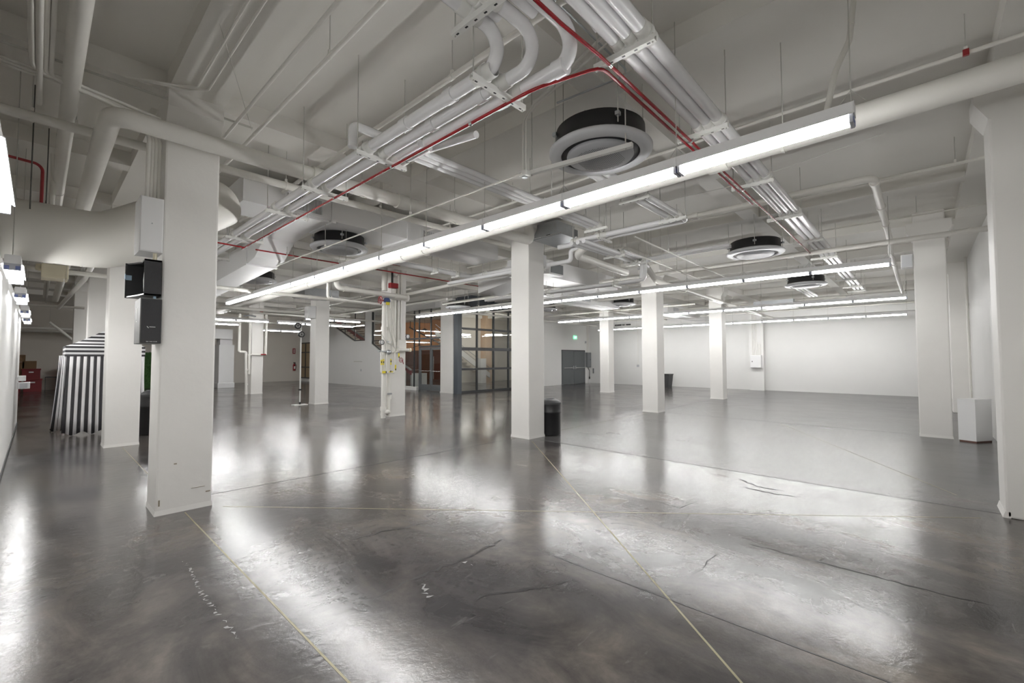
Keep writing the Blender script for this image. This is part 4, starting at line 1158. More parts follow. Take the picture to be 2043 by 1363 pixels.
MB().tube([(24.45, YN - 0.08, 1.03), (24.47, YN - 0.09, 0.95), (24.60, YN - 0.10, 0.8), (24.60, YN - 0.10, 0.4)], 0.02, bend=0.08, seg=8).build('flex_lead', M['black'], t)
MB().cyl((24.60, YN - 0.10, 0.26), 'z', 0.04, 0, 0.15).build('plug', M['black'], t)
t = thing('outlet_box', 'small grey outlet with a strip beside the electrical panel flex', 'outlet', (24.68, 15.75, 0.6))
MB().box(24.68, 24.719, 15.68, 15.76, 0.62, 0.95, 0.004).build('body', M['box'], t)
t = thing('alarm_box', 'small grey alarm box on the wall above the electrical panel', 'alarm', (24.3, YN - 0.03, 2.6))
MB().box(24.24, 24.36, YN - 0.05, YN, 2.58, 2.72, 0.008).build('body', M['panel'], t)
t = thing('wall_sign', 'strip of small dark capital lettering high on the far white wall', 'sign', (24.70, 13.55, 3.62))
wd = MB()
y = 14.12
for (n, gap) in ((9, 0.05), (2, 0.03), (1, 0.06), (6, 0)):
    for k in range(n):
        wd.box(24.708, 24.718, y - 0.048, y, 3.63, 3.72)
        if k % 3 == 1: wd.box(24.7075, 24.709, y - 0.03, y - 0.018, 3.63, 3.67)
        y -= 0.053
    y -= gap
wd.build('lettering', M['dark'], t)
t = thing('electrical_cabinet', 'white electrical cabinet on the far wall pilaster, conduits above it', 'electrical cabinet', (24.3, 6.04, 1.12))
MB().box(24.20, 24.38, 5.79, 6.28, 1.12, 1.74, 0.008).build('cabinet', M['white'], t)
MB().box(24.188, 24.20, 5.80, 6.27, 1.13, 1.73, 0.003).build('door', M['white'], t)
MB().box(24.178, 24.188, 6.17, 6.20, 1.40, 1.46).build('latch', M['black'], t)
for k, y in enumerate((5.86, 5.95, 6.03, 6.12, 6.2)):
    MB().tube([(24.34, y, 1.74), (24.34, y, 2.3 if k < 2 else 4.4)], 0.014, seg=8).build('conduit', M['pipe'], t)
t = thing('outlet_box', 'small grey outlet box on the far wall with a thin conduit above it', 'outlet', (24.7, 12.57, 1.1))
MB().box(24.66, 24.719, 12.5, 12.64, 1.08, 1.22, 0.008).build('body', M['panel'], t)
MB().tube([(24.70, 12.57, 1.22), (24.70, 12.57, 3.6)], 0.012, seg=8).build('conduit', M['pipe'], t)
# soffit on the far wall
struct('trim_2', M['wall'], 24.2, 24.72, -0.99, 5.7, 3.55, 3.85)

# ------------------------------------------------------------------ grid glass roll-up door
YR = 15.48
t = struct('door_2', M['frame'], 13.0, 17.62, YR - 0.05, YR + 0.05, 3.93, 4.05)
xs = [13.14, 14.20, 15.31, 16.37, 17.45]
zs = [0.03, 1.10, 2.04, 2.98, 3.93]
for k, x in enumerate(xs):
    MB().box(x - 0.045, x + 0.045, YR - 0.035, YR + 0.035, 0.0, 3.93, 0.004).build('stile', M['frame'], t)
for j, z in enumerate(zs[:-1]):
    hh = 0.075 if j in (0, 2) else 0.05
    for k in range(4):
        MB().box(xs[k] + 0.035, xs[k + 1] - 0.035, YR - 0.03, YR + 0.03, max(0.005, z - hh), z + hh, 0.004).build('rail', M['frame'], t)
for k in range(4):
    for j in range(4):
        MB().box(xs[k] + 0.03, xs[k + 1] - 0.03, YR - 0.004, YR + 0.004, zs[j] + 0.03, zs[j + 1] - 0.03).build('pane', M['glass'], t)
MB().box(12.99, 17.6, YR - 0.06, YR - 0.04, 0.0, 0.025).build('bottom_seal', M['black'], t)
struct('trim_3', M['post'], 12.93, 13.18, 15.38, 15.66, 0, 4.2)
struct('trim_4', M['post'], 12.99, 17.62, 15.44, 15.6, 4.05, SLAB)
t = thing('column', 'wide white pier between the glass entry doors and the grid glass door', 'column', (13.15, 16.13, 0))
MB().box(12.89, 13.4, 15.67, 16.58, 0, SLAB, 0.02).build('shaft', M['column'], t)
MB().box(12.878, 13.41, 15.66, 16.59, 0, 0.05).build('foot', M['column'], t)

# ------------------------------------------------------------------ glass entry doors and screen
XE = 13.14
t = struct('door_3', M['frame'], XE - 0.03, XE + 0.03, 16.58, 18.62, 2.14, 2.24)
for y in (16.64, 18.58):
    MB().box(XE - 0.03, XE + 0.03, y - 0.04, y + 0.04, 0, 2.14).build('door_jamb', M['door'], t)
for (y0, y1, ym) in ((16.69, 17.60, 17.54), (17.62, 18.53, 17.68)):
    lf = MB()
    for (a, b_, c, d_) in ((y0, y0 + 0.09, 0.01, 2.13), (y1 - 0.09, y1, 0.01, 2.13), (y0 + 0.09, y1 - 0.09, 0.01, 0.32), (y0 + 0.09, y1 - 0.09, 2.02, 2.13)):
        lf.box(XE - 0.022, XE + 0.022, a, b_, c, d_)
    lf = lf.build('door_leaf', M['door'], t)
    MB().box(XE - 0.004, XE + 0.004, y0 + 0.08, y1 - 0.08, 0.31, 2.03).build('pane', M['glass'], lf)
    MB().tube([(XE - 0.022, y0 + 0.05, 1.02), (XE - 0.09, y0 + 0.09, 0.98), (XE - 0.09, y1 - 0.09, 0.98), (XE - 0.022, y1 - 0.05, 1.02)], 0.016, bend=0.05, seg=8).build('push_bar', M['chrome'], lf)
    MB().tube([(XE + 0.08, ym, 0.6), (XE + 0.08, ym, 1.7)], 0.013, seg=8).build('pull_handle', M['chrome'], lf)
t = struct('window_1', M['frame'], XE - 0.03, XE + 0.03, 16.58, 20.05, 2.56, 2.64)
for y in (17.64, 18.62, 19.05, 20.02):
    MB().box(XE - 0.028, XE + 0.028, y - 0.03, y + 0.03, 0.16 if y > 18.7 else 2.24, 4.05).build('mullion', M['frame'], t)
for (y0, y1, z0, z1) in ((16.58, 17.61, 2.24, 2.56), (17.67, 18.59, 2.24, 2.56), (16.58, 17.61, 2.64, 4.05), (17.67, 18.59, 2.64, 4.05), (18.65, 19.02, 0.16, 2.56), (18.65, 19.02, 2.64, 4.05), (19.08, 19.99, 0.16, 2.56), (19.08, 19.99, 2.64, 4.05)):
    MB().box(XE - 0.004, XE + 0.004, y0, y1, z0, z1).build('pane', M['glass'], t)
struct('trim_5', M['wall'], 12.99, 13.3, 18.64, 20.2, 0.0, 0.16)
# stair windows
t = struct('window_2', M['frame'], 13.11, 13.20, 24.0, 24.06, 2.68, 4.42)
def barline(p, q, r_=0.03):
    MB().tube([(13.16, *p), (13.16, *q)], r_, seg=4).build('mullion', M['frame'], t)
for (p, q) in (((25.3, 2.7), (25.3, 4.42)), ((26.6, 3.2), (26.6, 4.42)), ((24.03, 2.70), (25.35, 2.70)), ((25.35, 2.70), (28.85, 4.05)), ((24.03, 3.45), (27.2, 3.45))):
    barline(p, q)
MB().prism([(24.03, 2.68), (25.36, 2.68), (28.9, 4.02), (28.9, SLAB), (24.03, SLAB)], 'x', 13.156, 13.164).build('pane', M['glass'], t)
t = struct('window_3', M['frame'], 13.11, 13.20, 23.18, 23.25, 2.46, 4.42)
for (p, q) in (((22.2, 2.0), (22.2, 4.42)), ((20.1, 1.0), (23.2, 2.47)), ((20.1, 2.62), (23.2, 2.62)), ((21.2, 1.5), (21.2, 4.42))):
    barline(p, q)
MB().prism([(20.06, 0.96), (23.24, 2.46), (23.24, SLAB), (20.06, SLAB)], 'x', 13.156, 13.164).build('pane', M['glass'], t)
t = thing('door_frame_sign', 'x', 'x', (0, 0, 0)); bpy.data.objects.remove(t)
# small hardware on the white lobby wall
t = thing('hinge_strip', 'thin dark horizontal strip on the white wall under the sloping stair window', 'strip', (13.08, 24.9, 1.4))
MB().box(13.085, 13.0995, 24.3, 25.3, 1.40, 1.45).build('bar', M['rod'], t)
t = thing('outlet_box', 'tiny grey outlet plate low on the white wall under the stair window', 'outlet', (13.08, 24.4, 0.9))
MB().box(13.085, 13.0995, 24.35, 24.47, 0.85, 0.98).build('plate', M['panel'], t)

# ------------------------------------------------------------------ lobby beyond the glass
struct('wall_lobby_back', M['orange'], 20.6, 20.8, 22.6, 33.3, 2.25, SLAB)
struct('wall_lobby_panelling', M['wood'], 20.55, 20.8, 22.6, 33.3, 0, 2.25)
struct('wall_lobby_beige', M['wall_tan'], 17.9, 25.0, 22.4, 22.6, 0, SLAB)
t = thing('lobby_column', 'white half-height pier seen through the grid glass door', 'column', (20.0, 21.6, 0))
MB().box(19.6, 20.1, 21.0, 21.4, 0, 1.6).build('shaft', M['white'], t)
t = thing('lobby_column', 'beige pier with orange light in its colour, behind the grid glass door', 'column', (21.3, 22.0, 0))
MB().box(20.9, 21.5, 21.9, 22.39, 0, SLAB).build('shaft', M['peach'], t)
t = thing('staircase', 'white staircase climbing along the beige wall behind the grid glass door', 'staircase', (18.8, 22.1, 0))
st = MB()
n = 14
poly = [(21.6, 0.0), (21.6, 0.6), (17.0, 3.2), (17.0, 2.6)]
MB().prism([(21.3, 0.25), (21.3, 0.6), (16.6, 3.35), (16.6, 3.0)], 'y', 21.86, 21.9).build('stringer', M['wall'], t)
for k in range(n):
    x = 21.2 - k * 0.33
    z = 0.32 + k * 0.193
    MB().box(x - 0.33, x, 21.9, 22.39, z, z + 0.05).build('tread', M['wall_tan'], t)
for z in (0.75, 1.0):
    MB().tube([(21.2, 21.85, 0.35 + z - 0.35), (16.6, 21.85, 3.05 + z - 0.35)], 0.02, seg=6).build('handrail', M['steel'], t)
t = thing('staircase', 'red edged staircase rising behind the sloping stair windows', 'staircase', (14.3, 25.0, 1.0))
MB().prism([(20.5, 0.7), (29.5, 4.1), (29.5, 4.35), (20.5, 0.95)], 'x', 13.9, 13.98).build('stringer', M['redvalve'], t)
MB().prism([(20.5, 0.95), (29.5, 4.35), (29.5, 4.42), (20.5, 1.02)], 'x', 13.86, 13.98).build('handrail', M['steel'], t)
MB().box(13.98, 15.0, 20.5, 20.62, 0, 0.78).build('plinth_wall', M['wall'], t)
for k in range(20):
    y = 20.6 + k * 0.44; z = 0.75 + k * 0.166
    MB().box(13.98, 15.0, y, y + 0.44, z, z + 0.04).build('tread', M['wood'], t)
t = thing('pendant_lamp', 'black dome pendant lamp glowing above the glass entry doors in the lobby', 'lamp', (17.2, 23.8, 3.3))
MB().lathe((17.2, 23.8, 3.36), [(0.0, 0.22), (0.06, 0.2), (0.2, 0.12), (0.34, 0.0), (0.335, -0.005), (0.19, 0.1), (0.05, 0.17)], 28).build('shade', M['black'], t)
MB().lathe((17.2, 23.8, 3.42), [(0.0, -0.06), (0.05, -0.04), (0.065, 0.0), (0.04, 0.06), (0.0, 0.08)], 14).build('bulb', M['bulb'], t)
MB().tube([(17.2, 23.8, 3.57), (17.2, 23.8, SLAB)], 0.008, seg=6).build('cord', M['black'], t)
def lobby_strip(x, y, z, Ln, ax, label):
    t = thing('strip_light', label, 'light', (x, y, z))
    if ax == 'x':
        MB().box(x - Ln / 2, x + Ln / 2, y - 0.06, y + 0.06, z + 0.03, z + 0.09).build('housing', M['fixture'], t)
        MB().box(x - Ln / 2, x + Ln / 2, y - 0.03, y + 0.03, z + 0.005, z + 0.03).build('diffuser', M['lobbylamp'], t)
    else:
        MB().box(x - 0.06, x + 0.06, y - Ln / 2, y + Ln / 2, z + 0.03, z + 0.09).build('housing', M['fixture'], t)
        MB().box(x - 0.05, x + 0.05, y - Ln / 2, y + Ln / 2, z, z + 0.03).build('diffuser', M['lobbylamp'], t)
    for s_ in (-0.4, 0.4):
        dx, dy = (s_ * Ln, 0) if ax == 'x' else (0, s_ * Ln)
        MB().tube([(x + dx, y + dy, z + 0.09), (x + dx, y + dy, SLAB)], 0.004, seg=5).build('hanger_wire', M['rod'], t)
lobby_strip(19.0, 24.5, 3.15, 2.4, 'x', 'strip light in the lobby just right of the pendant lamp')
lobby_strip(18.2, 26.0, 2.72, 2.0, 'x', 'low strip light in the lobby above the left glass door leaf')
lobby_strip(16.0, 27.0, 3.5, 2.4, 'y', 'strip light seen through the stair window behind the valve column')
for k, x in enumerate((14.6, 17.0)):  # strips added out of sight behind the header to brighten the lobby
    lobby_strip(x, 16.75, 4.32, 2.2, 'x', '%s added strip light, unseen, brightening the lobby, counted from the entry doors' % ORD[k])
for k, x in enumerate((15.4, 18.2)):  # rear strips added to lighten the dark stair windows
    lobby_strip(x, 29.5, 3.9, 2.2, 'y', ('left' if k == 0 else 'right') + ' rear strip light added to the lobby behind the stair window')
t = thing('glow_ring', 'glowing ring seen in the upper left pane of the grid glass door', 'light', (18.6, 20.2, 3.1))  # glowing torus hung where a bright ring shows in the pane
def ringl(x, y, z, R_, t):
    MB().tube([(x + R_ * math.cos(a * PI / 12), y + R_ * math.sin(a * PI / 12), z) for a in range(25)], 0.03, bend=0.01, seg=8).build('ring', M['lobbylamp'], t)
    MB().tube([(x, y, z), (x, y, SLAB)], 0.004, seg=5).build('cord', M['rod'], t)
    MB().tube([(x - R_, y, z), (x + R_, y, z)], 0.006, seg=5).build('spoke', M['rod'], t)
ringl(17.3, 20.2, 3.02, 0.50, t)
t = thing('glow_ring', 'second glowing ring further right behind the grid glass door', 'light', (20.2, 20.0, 3.1))
ringl(20.1, 20.3, 3.12, 0.55, t)
t = thing('lobby_box', 'dark box hanging at the left of the orange lobby wall', 'box', (17.0, 26.6, 2.6))
MB().box(16.6, 17.4, 26.2, 26.9, 2.55, 3.35, 0.02).build('body', M['char'], t)
for x in (16.75, 17.25):
    MB().tube([(x, 26.55, 3.35), (x, 26.55, SLAB)], 0.01, seg=6).build('hanger_rod', M['black'], t)
t = thing('stair_brace', 'dark diagonal rail crossing in front of the orange lobby wall', 'rail', (18.6, 25, 2.4))
MB().tube([(18.6, 27.6, 3.9), (18.6, 23.2, 2.35)], 0.05, seg=4).build('bar', M['char'], t)
MB().tube([(18.6, 23.2, 2.35), (18.6, 23.2, 0.0)], 0.05, seg=4).build('post', M['char'], t)
MB().tube([(18.6, 27.5, 3.86), (18.6, 27.5, SLAB - 0.005)], 0.03, seg=4).build('post', M['char'], t)
MB().tube([(18.6, 27.2, 2.4), (18.6, 23.9, 2.95)], 0.02, seg=6).build('cross_bar', M['char'], t)

# ------------------------------------------------------------------ risers on the valve column
t = thing('standpipe_assembly', 'white risers with red valves, gauges and yellow tags on the central far column', 'standpipe', (6.5, 10.5, 0))
def riser(x, y, r_, z0, z1, name='riser', m='pipe'):
    return MB().tube([(x, y, z0), (x, y, z1)], r_, seg=14).build(name, M[m], t)
riser(6.34, 10.60, 0.062, 0.0, 3.1)
riser(6.34, 10.60, 0.075, 3.42, 4.1)
riser(6.49, 10.60, 0.052, 0.05, 3.15)
riser(6.66, 10.625, 0.055, 1.75, 3.6)
riser(6.80, 10.645, 0.035, 1.8, 3.9)
riser(6.90, 10.655, 0.025, 1.8, 4.2)
MB().tube([(6.20, 10.52, 3.28), (6.95, 10.52, 3.28)], 0.085, seg=16).build('manifold', M['pipe'], t)
MB().lathe((6.98, 10.52, 3.28), [(0, 0.06), (0.09, 0.05), (0.10, 0.0), (0.09, -0.05), (0, -0.06)], 18, True, 'x').build('manifold_end', M['pipe'], t)
for (x, z) in ((6.34, 0.25), (6.49, 0.55), (6.34, 2.4), (6.49, 2.05)):
    MB().tube([(x, 10.60, z - 0.05), (x, 10.60, z + 0.05)], 0.082, seg=14).build('coupling', M['pipe'], t)
MB().box(6.42, 6.56, 10.53, 10.55, 0.62, 0.66).build('clamp_bolt', M['steel'], t)
MB().box(6.40, 6.54, 10.53, 10.55, 2.02, 2.06).build('clamp_bolt', M['steel'], t)
MB().lathe((6.42, 10.50, 0.16), [(0, -0.05), (0.05, -0.05), (0.05, 0.03), (0.07, 0.03), (0.07, 0.05), (0, 0.05)], 14, True, 'y').build('drain_cap', M['pipe'], t)
# valve bodies
def wheel(x, y, z, R_, axis, m='redvalve'):
    pts = []
    for a in range(17):
        u, v = R_ * math.cos(a * PI / 8), R_ * math.sin(a * PI / 8)
        pts.append({'x': (x, y + u, z + v), 'y': (x + u, y, z + v), 'z': (x + u, y + v, z)}[axis])
    b = MB().tube(pts, R_ * 0.13, bend=0.01, seg=6)
    for a in (0, 4):
        u, v = R_ * math.cos(a * PI / 8), R_ * math.sin(a * PI / 8)
        q = {'x': ((x, y + u, z + v), (x, y - u, z - v)), 'y': ((x + u, y, z + v), (x - u, y, z - v)), 'z': ((x + u, y + v, z), (x - u, y - v, z))}[axis]
        b.tube(q, R_ * 0.1, seg=5)
    return b.build('handwheel', M[m], t)
MB().box(6.42, 6.66, 10.42, 10.56, 3.50, 3.64, 0.02).build('valve_body', M['redvalve'], t)
MB().tube([(6.50, 10.48, 3.64), (6.50, 10.48, 3.95)], 0.03, seg=10).build('valve_stem', M['black'], t)
wheel(6.58, 10.46, 4.12, 0.12, 'z')
MB().box(6.38, 6.80, 10.44, 10.56, 4.07, 4.12, 0.01).build('valve_body', M['redvalve'], t)
MB().lathe((6.58, 10.52, 3.92), [(0, -0.09), (0.08, -0.06), (0.11, 0), (0.08, 0.06), (0, 0.09)], 18, True, 'x').build('valve_body', M['pipe'], t)
wheel(6.12, 10.44, 3.13, 0.10, 'x')
MB().tube([(6.12, 10.44, 3.13), (6.28, 10.46, 3.13)], 0.02, seg=8).build('valve_stem', M['redvalve'], t)
MB().lathe((6.33, 10.46, 3.12), [(0.0, 0.10), (0.06, 0.09), (0.10, 0.02), (0.09, -0.02), (0.0, -0.03)], 16).build('valve_bonnet', M['blue'], t)
MB().box(6.28, 6.38, 10.40, 10.42, 3.02, 3.10).build('tag', M['yellow'], t)
# lower trim loop
MB().tube([(6.20, 10.50, 1.78), (6.20, 10.50, 1.22), (6.62, 10.50, 1.20), (6.62, 10.50, 1.75), (6.75, 10.52, 1.80)], 0.024, bend=0.05, seg=10).build('trim_loop', M['pipe'], t)
MB().tube([(6.26, 10.52, 1.22), (6.26, 10.52, 1.70)], 0.022, seg=10).build('trim_pipe', M['pipe'], t)
MB().tube([(6.64, 10.52, 1.45), (6.78, 10.54, 1.45), (6.80, 10.54, 1.62)], 0.018, bend=0.03, seg=8).build('trim_pipe', M['pipe'], t)
MB().tube([(6.70, 10.55, 1.83), (7.12, 10.55, 1.83)], 0.045, seg=12).build('hose_outlet', M['pipe'], t)
MB().lathe((7.12, 10.55, 1.83), [(0, 0.03), (0.055, 0.03), (0.055, -0.03), (0, -0.03)], 14, True, 'x').build('hose_cap', M['cream'], t)
MB().box(6.80, 7.05, 10.60, 10.69, 1.86, 2.12, 0.02).build('gauge_block', M['pipe'], t)
for (x, z) in ((6.20, 2.02), (7.00, 2.2)):
    MB().lathe((x, 10.48, z), [(0.0, -0.02), (0.065, -0.02), (0.07, 0.0), (0.065, 0.02), (0, 0.02)], 18, True, 'y').build('gauge', M['white'], t)
    MB().lathe((x, 10.455, z), [(0.055, 0), (0.07, 0), (0.07, 0.012), (0.055, 0.012)], 18, True, 'y').build('gauge_bezel', M['black'], t)
MB().tube([(6.10, 10.50, 1.79), (6.45, 10.50, 1.77)], 0.022, seg=8).build('lever_handle', M['steel'], t)
MB().lathe((6.42, 10.50, 1.76), [(0, -0.06), (0.06, -0.05), (0.07, 0), (0.06, 0.05), (0, 0.06)], 14, True, 'y').build('valve_body', M['steel'], t)
wheel(6.80, 10.48, 1.55, 0.06, 'y')
MB().tube([(6.83, 10.47, 1.56), (6.87, 10.47, 1.44)], 0.012, seg=6).build('valve_lever', M['redvalve'], t)
for (x0, x1, z0, z1) in ((6.70, 6.74, 1.62, 1.74), (6.60, 6.64, 1.28, 1.42), (6.17, 6.22, 1.42, 1.56), (6.24, 6.27, 1.42, 1.58), (6.46, 6.49, 1.42, 1.58), (6.22, 6.32, 1.20, 1.26), (6.42, 6.54, 1.22, 1.25)):
    MB().box(x0, x1, 10.462, 10.472, z0, z1).build('tag', M['yellow'], t)
for (x, z) in ((6.19, 1.50), (6.255, 1.50), (6.475, 1.52), (6.33, 1.235), (6.47, 1.25), (6.62, 1.30), (6.725, 1.63)):
    MB().box(x - 0.012, x + 0.012, 10.455, 10.462, z - 0.03, z + 0.02).build('tag_mark', M['black'], t)
for pts in (((6.34, 10.50, 3.05), (6.42, 10.50, 2.4), (6.62, 10.48, 1.85)), ((6.46, 10.50, 2.95), (6.56, 10.50, 2.3), (6.72, 10.48, 1.8)), ((6.2, 10.5, 2.25), (6.36, 10.48, 2.0), (6.56, 10.48, 1.93), (6.64, 10.48, 1.80))):
    MB().tube(pts, 0.008, bend=0.3, seg=6).build('cable', M['rod'], t)

# ------------------------------------------------------------------ pipes by the far flanked column
t = thing('standpipe_assembly', 'white pipes on both sides of the far column with a red valve at right', 'standpipe', (6.7, 22.1, 0))
MB().tube([(6.09, 22.2, 3.6), (6.09, 22.2, 1.90), (6.36, 22.2, 1.90), (6.40, 22.2, 0.0)], 0.055, bend=0.07, seg=10).build('left_pipe', M['pipe'], t)
MB().tube([(6.50, 22.2, 3.4), (6.50, 22.2, 0.9)], 0.045, seg=10).build('left_pipe', M['pipe'], t)
MB().tube([(7.17, 22.2, 3.7), (7.17, 22.2, 1.78)], 0.055, seg=10).build('right_pipe', M['pipe'], t)
MB().tube([(6.45, 22.18, 1.78), (7.17, 22.18, 1.78)], 0.035, seg=8).build('cross_pipe', M['pipe'], t)
MB().tube([(6.95, 22.12, 1.79), (7.16, 22.12, 1.79)], 0.03, seg=8).build('red_valve', M['redvalve'], t)
for (x, z) in ((6.40, 1.1), (6.40, 0.45), (6.5, 1.75)):
    MB().tube([(x, 22.2, z - 0.03), (x, 22.2, z + 0.03)], 0.07, seg=10).build('coupling', M['pipe'], t)
MB().box(6.85, 6.98, 22.0, 22.1, 3.68, 3.8, 0.02).build('valve_body', M['redvalve'], t)
MB().tube([(6.2, 22.1, 3.5), (6.45, 22.1, 3.55), (6.7, 22.1, 3.5)], 0.03, seg=8).build('valve_stem', M['box'], t)

# ------------------------------------------------------------------ pole with two stage lights
t = thing('stage_light_stand', 'tall white pole on a flat base carrying two round stage lights', 'light stand', (6.2, 15.75, 0))
MB().box(5.98, 6.42, 15.60, 15.90, 0.0, 0.02).build('base_plate', M['strut'], t)
MB().tube([(6.2, 15.75, 0.02), (6.2, 15.75, 0.10)], 0.03, seg=10).build('socket', M['black'], t)
MB().tube([(6.2, 15.75, 0.10), (6.2, 15.75, 2.85)], 0.024, seg=12).build('pole', M['strut'], t)
MB().box(6.165, 6.235, 15.70, 15.80, 0.50, 0.55).build('clamp', M['black'], t)
for (x, y, z) in ((6.06, 15.70, 2.72), (6.17, 15.66, 2.43)):
    MB().lathe((x, y, z), [(0.0, 0.08), (0.09, 0.07), (0.105, 0.0), (0.105, -0.05), (0.082, -0.05), (0.082, -0.035), (0, -0.035)], 24, True, 'y').build('lamp_body', M['black'], t)
    ls = MB()
    for r_, n in ((0.0, 1), (0.035, 6), (0.062, 10)):
        for k in range(n):
            a = 2 * PI * k / n
            if n > 1: ls.lathe((x + r_ * math.cos(a), y - 0.036, z + r_ * math.sin(a)), [(0.012, 0.0), (0.008, -0.006), (0, -0.008)], 8, True, 'y')
    ls.build('lenses', M['letter'], t)
    MB().box(x - 0.02, 6.2, y + 0.02, 15.76, z - 0.015, z + 0.015).build('bracket', M['black'], t)

# ------------------------------------------------------------------ back of the hall
t = thing('boxed_cabinet', 'white boxed-in cabinet with a flared panel above, behind the nearest column', 'cabinet', (7.0, 28.3, 0))
MB().box(6.72, 7.44, 28.0, 28.9, 0.08, 2.36).build('body', M['white'], t)
MB().box(6.68, 7.48, 27.96, 28.94, 0.0, 0.28, 0.02).build('skirt', M['white'], t)
MB().box(6.78, 7.36, 28.1, 28.8, 2.36, 2.68).build('neck', M['canvas'], t)
MB().box(6.30, 7.32, 27.9, 28.7, 2.68, 3.22).build('head_box', M['white'], t)
t = thing('fire_extinguisher', 'red fire extinguisher hung on the back wall left of the pole', 'fire extinguisher', (12.6, 33.15, 0.8))
MB().lathe((12.62, 33.18, 0.75), [(0, 0), (0.085, 0.0), (0.09, 0.03), (0.09, 0.38), (0.06, 0.46), (0.025, 0.48), (0.025, 0.54), (0, 0.54)], 16).build('cylinder', M['redvalve'], t)
MB().box(12.56, 12.70, 33.14, 33.2, 1.28, 1.34).build('handle', M['black'], t)
MB().box(12.57, 12.67, 33.088, 33.095, 0.88, 1.06).build('label', M['white'], t)
MB().tube([(12.66, 33.14, 1.28), (12.74, 33.14, 1.15), (12.73, 33.14, 0.9)], 0.014, seg=6, bend=0.05).build('hose', M['black'], t)
t = thing('wall_sign', 'narrow red upright sign on the back wall above the extinguisher', 'sign', (12.62, 33.28, 2.0))
MB().box(12.54, 12.72, 33.27, 33.298, 1.95, 2.35).build('plate', M['redvalve'], t)
MB().box(12.60, 12.66, 33.262, 33.27, 2.0, 2.3).build('arrow', M['white'], t)
t = struct('window_4', M['frame'], 13.02, 13.098, 31.4, 33.2, 2.68, 2.76)
for y in (31.45, 32.3, 33.15):
    MB().box(13.03, 13.098, y - 0.05, y + 0.05, 0.2, 2.68).build('mullion', M['frame'], t)
for z in (0.24, 1.0, 2.05):
    MB().box(13.03, 13.098, 31.4, 33.2, z - 0.04, z + 0.04).build('rail', M['frame'], t)
for (y0, y1) in ((31.5, 32.25), (32.35, 33.1)):
    for (z0, z1) in ((0.28, 0.96), (1.04, 2.01), (2.09, 2.68)):
        MB().box(13.06, 13.09, y0, y1, z0, z1).build('pane', M['amber'], t)
t = thing('hedge_panel', 'green artificial hedge panel standing at the back between the columns', 'hedge panel', (3.9, 31.0, 0))
b = MB()
b.box(3.3, 4.3, 31.0, 31.12, 0.0, 1.95)
b.build('backing', M['green'], t)
lv = MB()
rr = random.Random(3)
for k in range(900):
    x, z = rr.uniform(3.3, 4.3), rr.uniform(0.02, 1.95)
    a, s_ = rr.uniform(0, 6.28), rr.uniform(0.03, 0.06)
    y = 30.99 - rr.uniform(0, 0.04)
    u = Vector((math.cos(a), rr.uniform(-0.5, 0.5), math.sin(a))) * s_
    v_ = Vector((-math.sin(a), rr.uniform(-0.5, 0.5), math.cos(a))) * s_ * 0.5
    c = Vector((x, y, z))
    lv.add([c - u, c + v_, c + u, c - v_], [(0, 1, 2, 3)])
lv.build('leaves', M['grass'], t, kind='stuff')
# red crates and cartons at far left
def crate(x0, x1, y0, y1, z0, z1, label, m='crate'):
    t = thing('storage_crate', label, 'crate', ((x0 + x1) / 2, (y0 + y1) / 2, z0))
    b = MB().box(x0 + 0.02, x1 - 0.02, y0 + 0.02, y1 - 0.02, z0, z1 - 0.04)
    b.build('body', M[m], t)
    MB().box(x0, x1, y0, y1, z1 - 0.07, z1, 0.012).build('lid', M[m], t)
    MB().box((x0 + x1) / 2 - 0.08, (x0 + x1) / 2 + 0.08, y0 - 0.012, y0 + 0.02, z1 - 0.2, z1 - 0.14).build('handle', M['white'], t)
def carton(x0, x1, y0, y1, z0, z1, label):
    t = thing('carton', label, 'carton', ((x0 + x1) / 2, (y0 + y1) / 2, z0))
    MB().box(x0, x1, y0, y1, z0, z1, 0.01).build('body', M['card'], t)
    MB().box(x0, x1, (y0 + y1) / 2 - 0.03, (y0 + y1) / 2 + 0.03, z1, z1 + 0.002).build('tape_strip', M['cream'], t)
crate(-1.3, -0.5, 31.6, 32.3, 0, 0.55, 'red crate on the floor at far left, beside the white wall edge')
crate(-0.45, 0.20, 31.9, 32.6, 0, 0.62, 'red crate on the floor, middle one under the brown cartons')
crate(-0.52, 0.14, 31.9, 32.6, 0.62, 1.12, 'red crate stacked directly under the brown cartons')
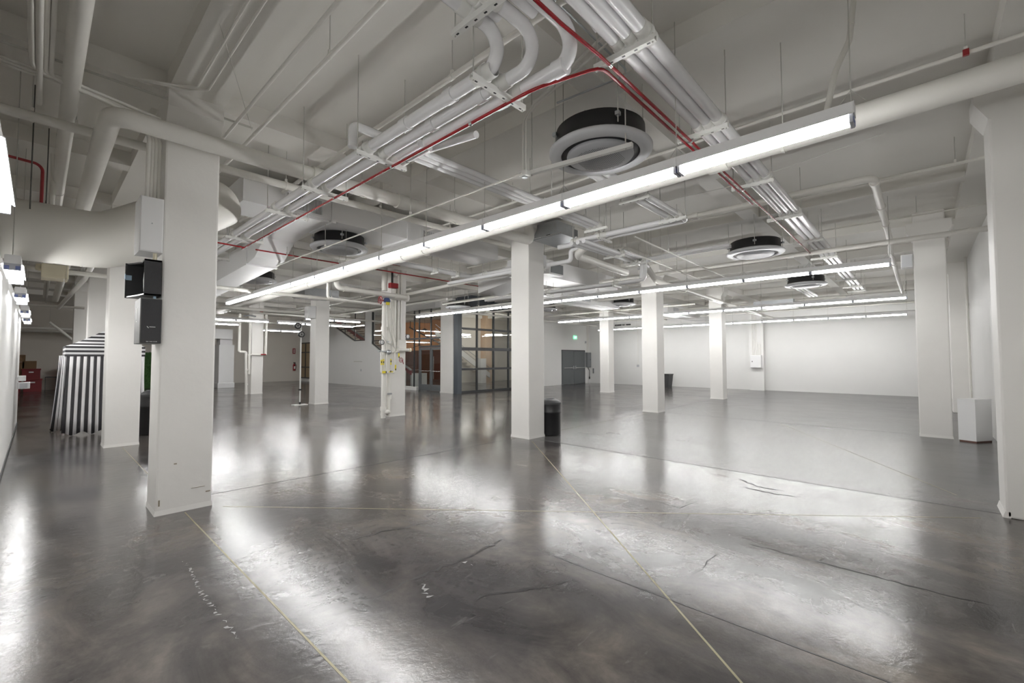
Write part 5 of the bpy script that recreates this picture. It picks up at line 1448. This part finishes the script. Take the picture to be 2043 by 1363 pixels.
crate(0.75, 1.5, 32.3, 32.9, 0, 1.15, 'tall red crate behind the left side of the striped tent')
carton(-0.95, -0.42, 32.0, 32.6, 0.56, 1.45, 'brown carton standing on the leftmost red crate')
carton(-0.50, -0.02, 32.0, 32.5, 1.12, 1.50, 'brown carton lying on the stacked red crate')
carton(-0.95, -0.40, 32.0, 32.5, 1.46, 1.80, 'brown carton at the top of the pile at far left')
t = thing('folding_stool', 'black stool under the shadow between the red crates', 'stool', (0.5, 32.4, 0))
MB().box(0.28, 0.70, 32.2, 32.6, 0.66, 0.70).build('seat', M['black'], t)
for (x, y) in ((0.3, 32.22), (0.68, 32.22), (0.3, 32.58), (0.68, 32.58)):
    MB().tube([(x, y, 0), (x, y, 0.66)], 0.012, seg=6).build('leg', M['darkrod'], t)
# wall fittings on the partition end
t = thing('wall_switch', 'white switch boxes sticking out of the end of the left partition wall', 'switch', (-0.27, 15.4, 1.0))
MB().box(-0.299, -0.17, 15.2, 15.42, 1.08, 1.20, 0.008).build('upper_box', M['white'], t)
MB().box(-0.299, -0.10, 15.2, 15.42, 0.90, 1.05, 0.008).build('lower_box', M['white'], t)
MB().box(-0.26, -0.14, 15.192, 15.2, 0.92, 1.03).build('cover', M['panel'], t)
# cream unit under the duct
t = thing('ceiling_unit', 'cream boxy unit hung below the round duct at far left', 'air unit', (0.17, 11.9, 3.08))
MB().box(0.0, 0.36, 11.85, 12.35, 3.10, 3.36, 0.012).build('casing', M['cream'], t)
MB().box(0.325, 0.33, 11.84, 11.85, 3.10, 3.36).build('seam', M['rod'], t)
MB().lathe((-0.02, 12.0, 3.30), [(0, -0.06), (0.06, -0.05), (0.07, 0), (0.06, 0.05), (0, 0.06)], 14, True, 'x').build('elbow_cap', M['cream'], t)
MB().tube([(0.02, 11.88, 3.36), (0.02, 11.88, SLAB)], 0.004, seg=5).build('hanger_wire', M['darkrod'], t)
MB().tube([(0.30, 11.86, 3.10), (0.30, 11.85, 3.02), (0.28, 11.85, 2.95)], 0.005, seg=5).build('loose_wire', M['white'], t)
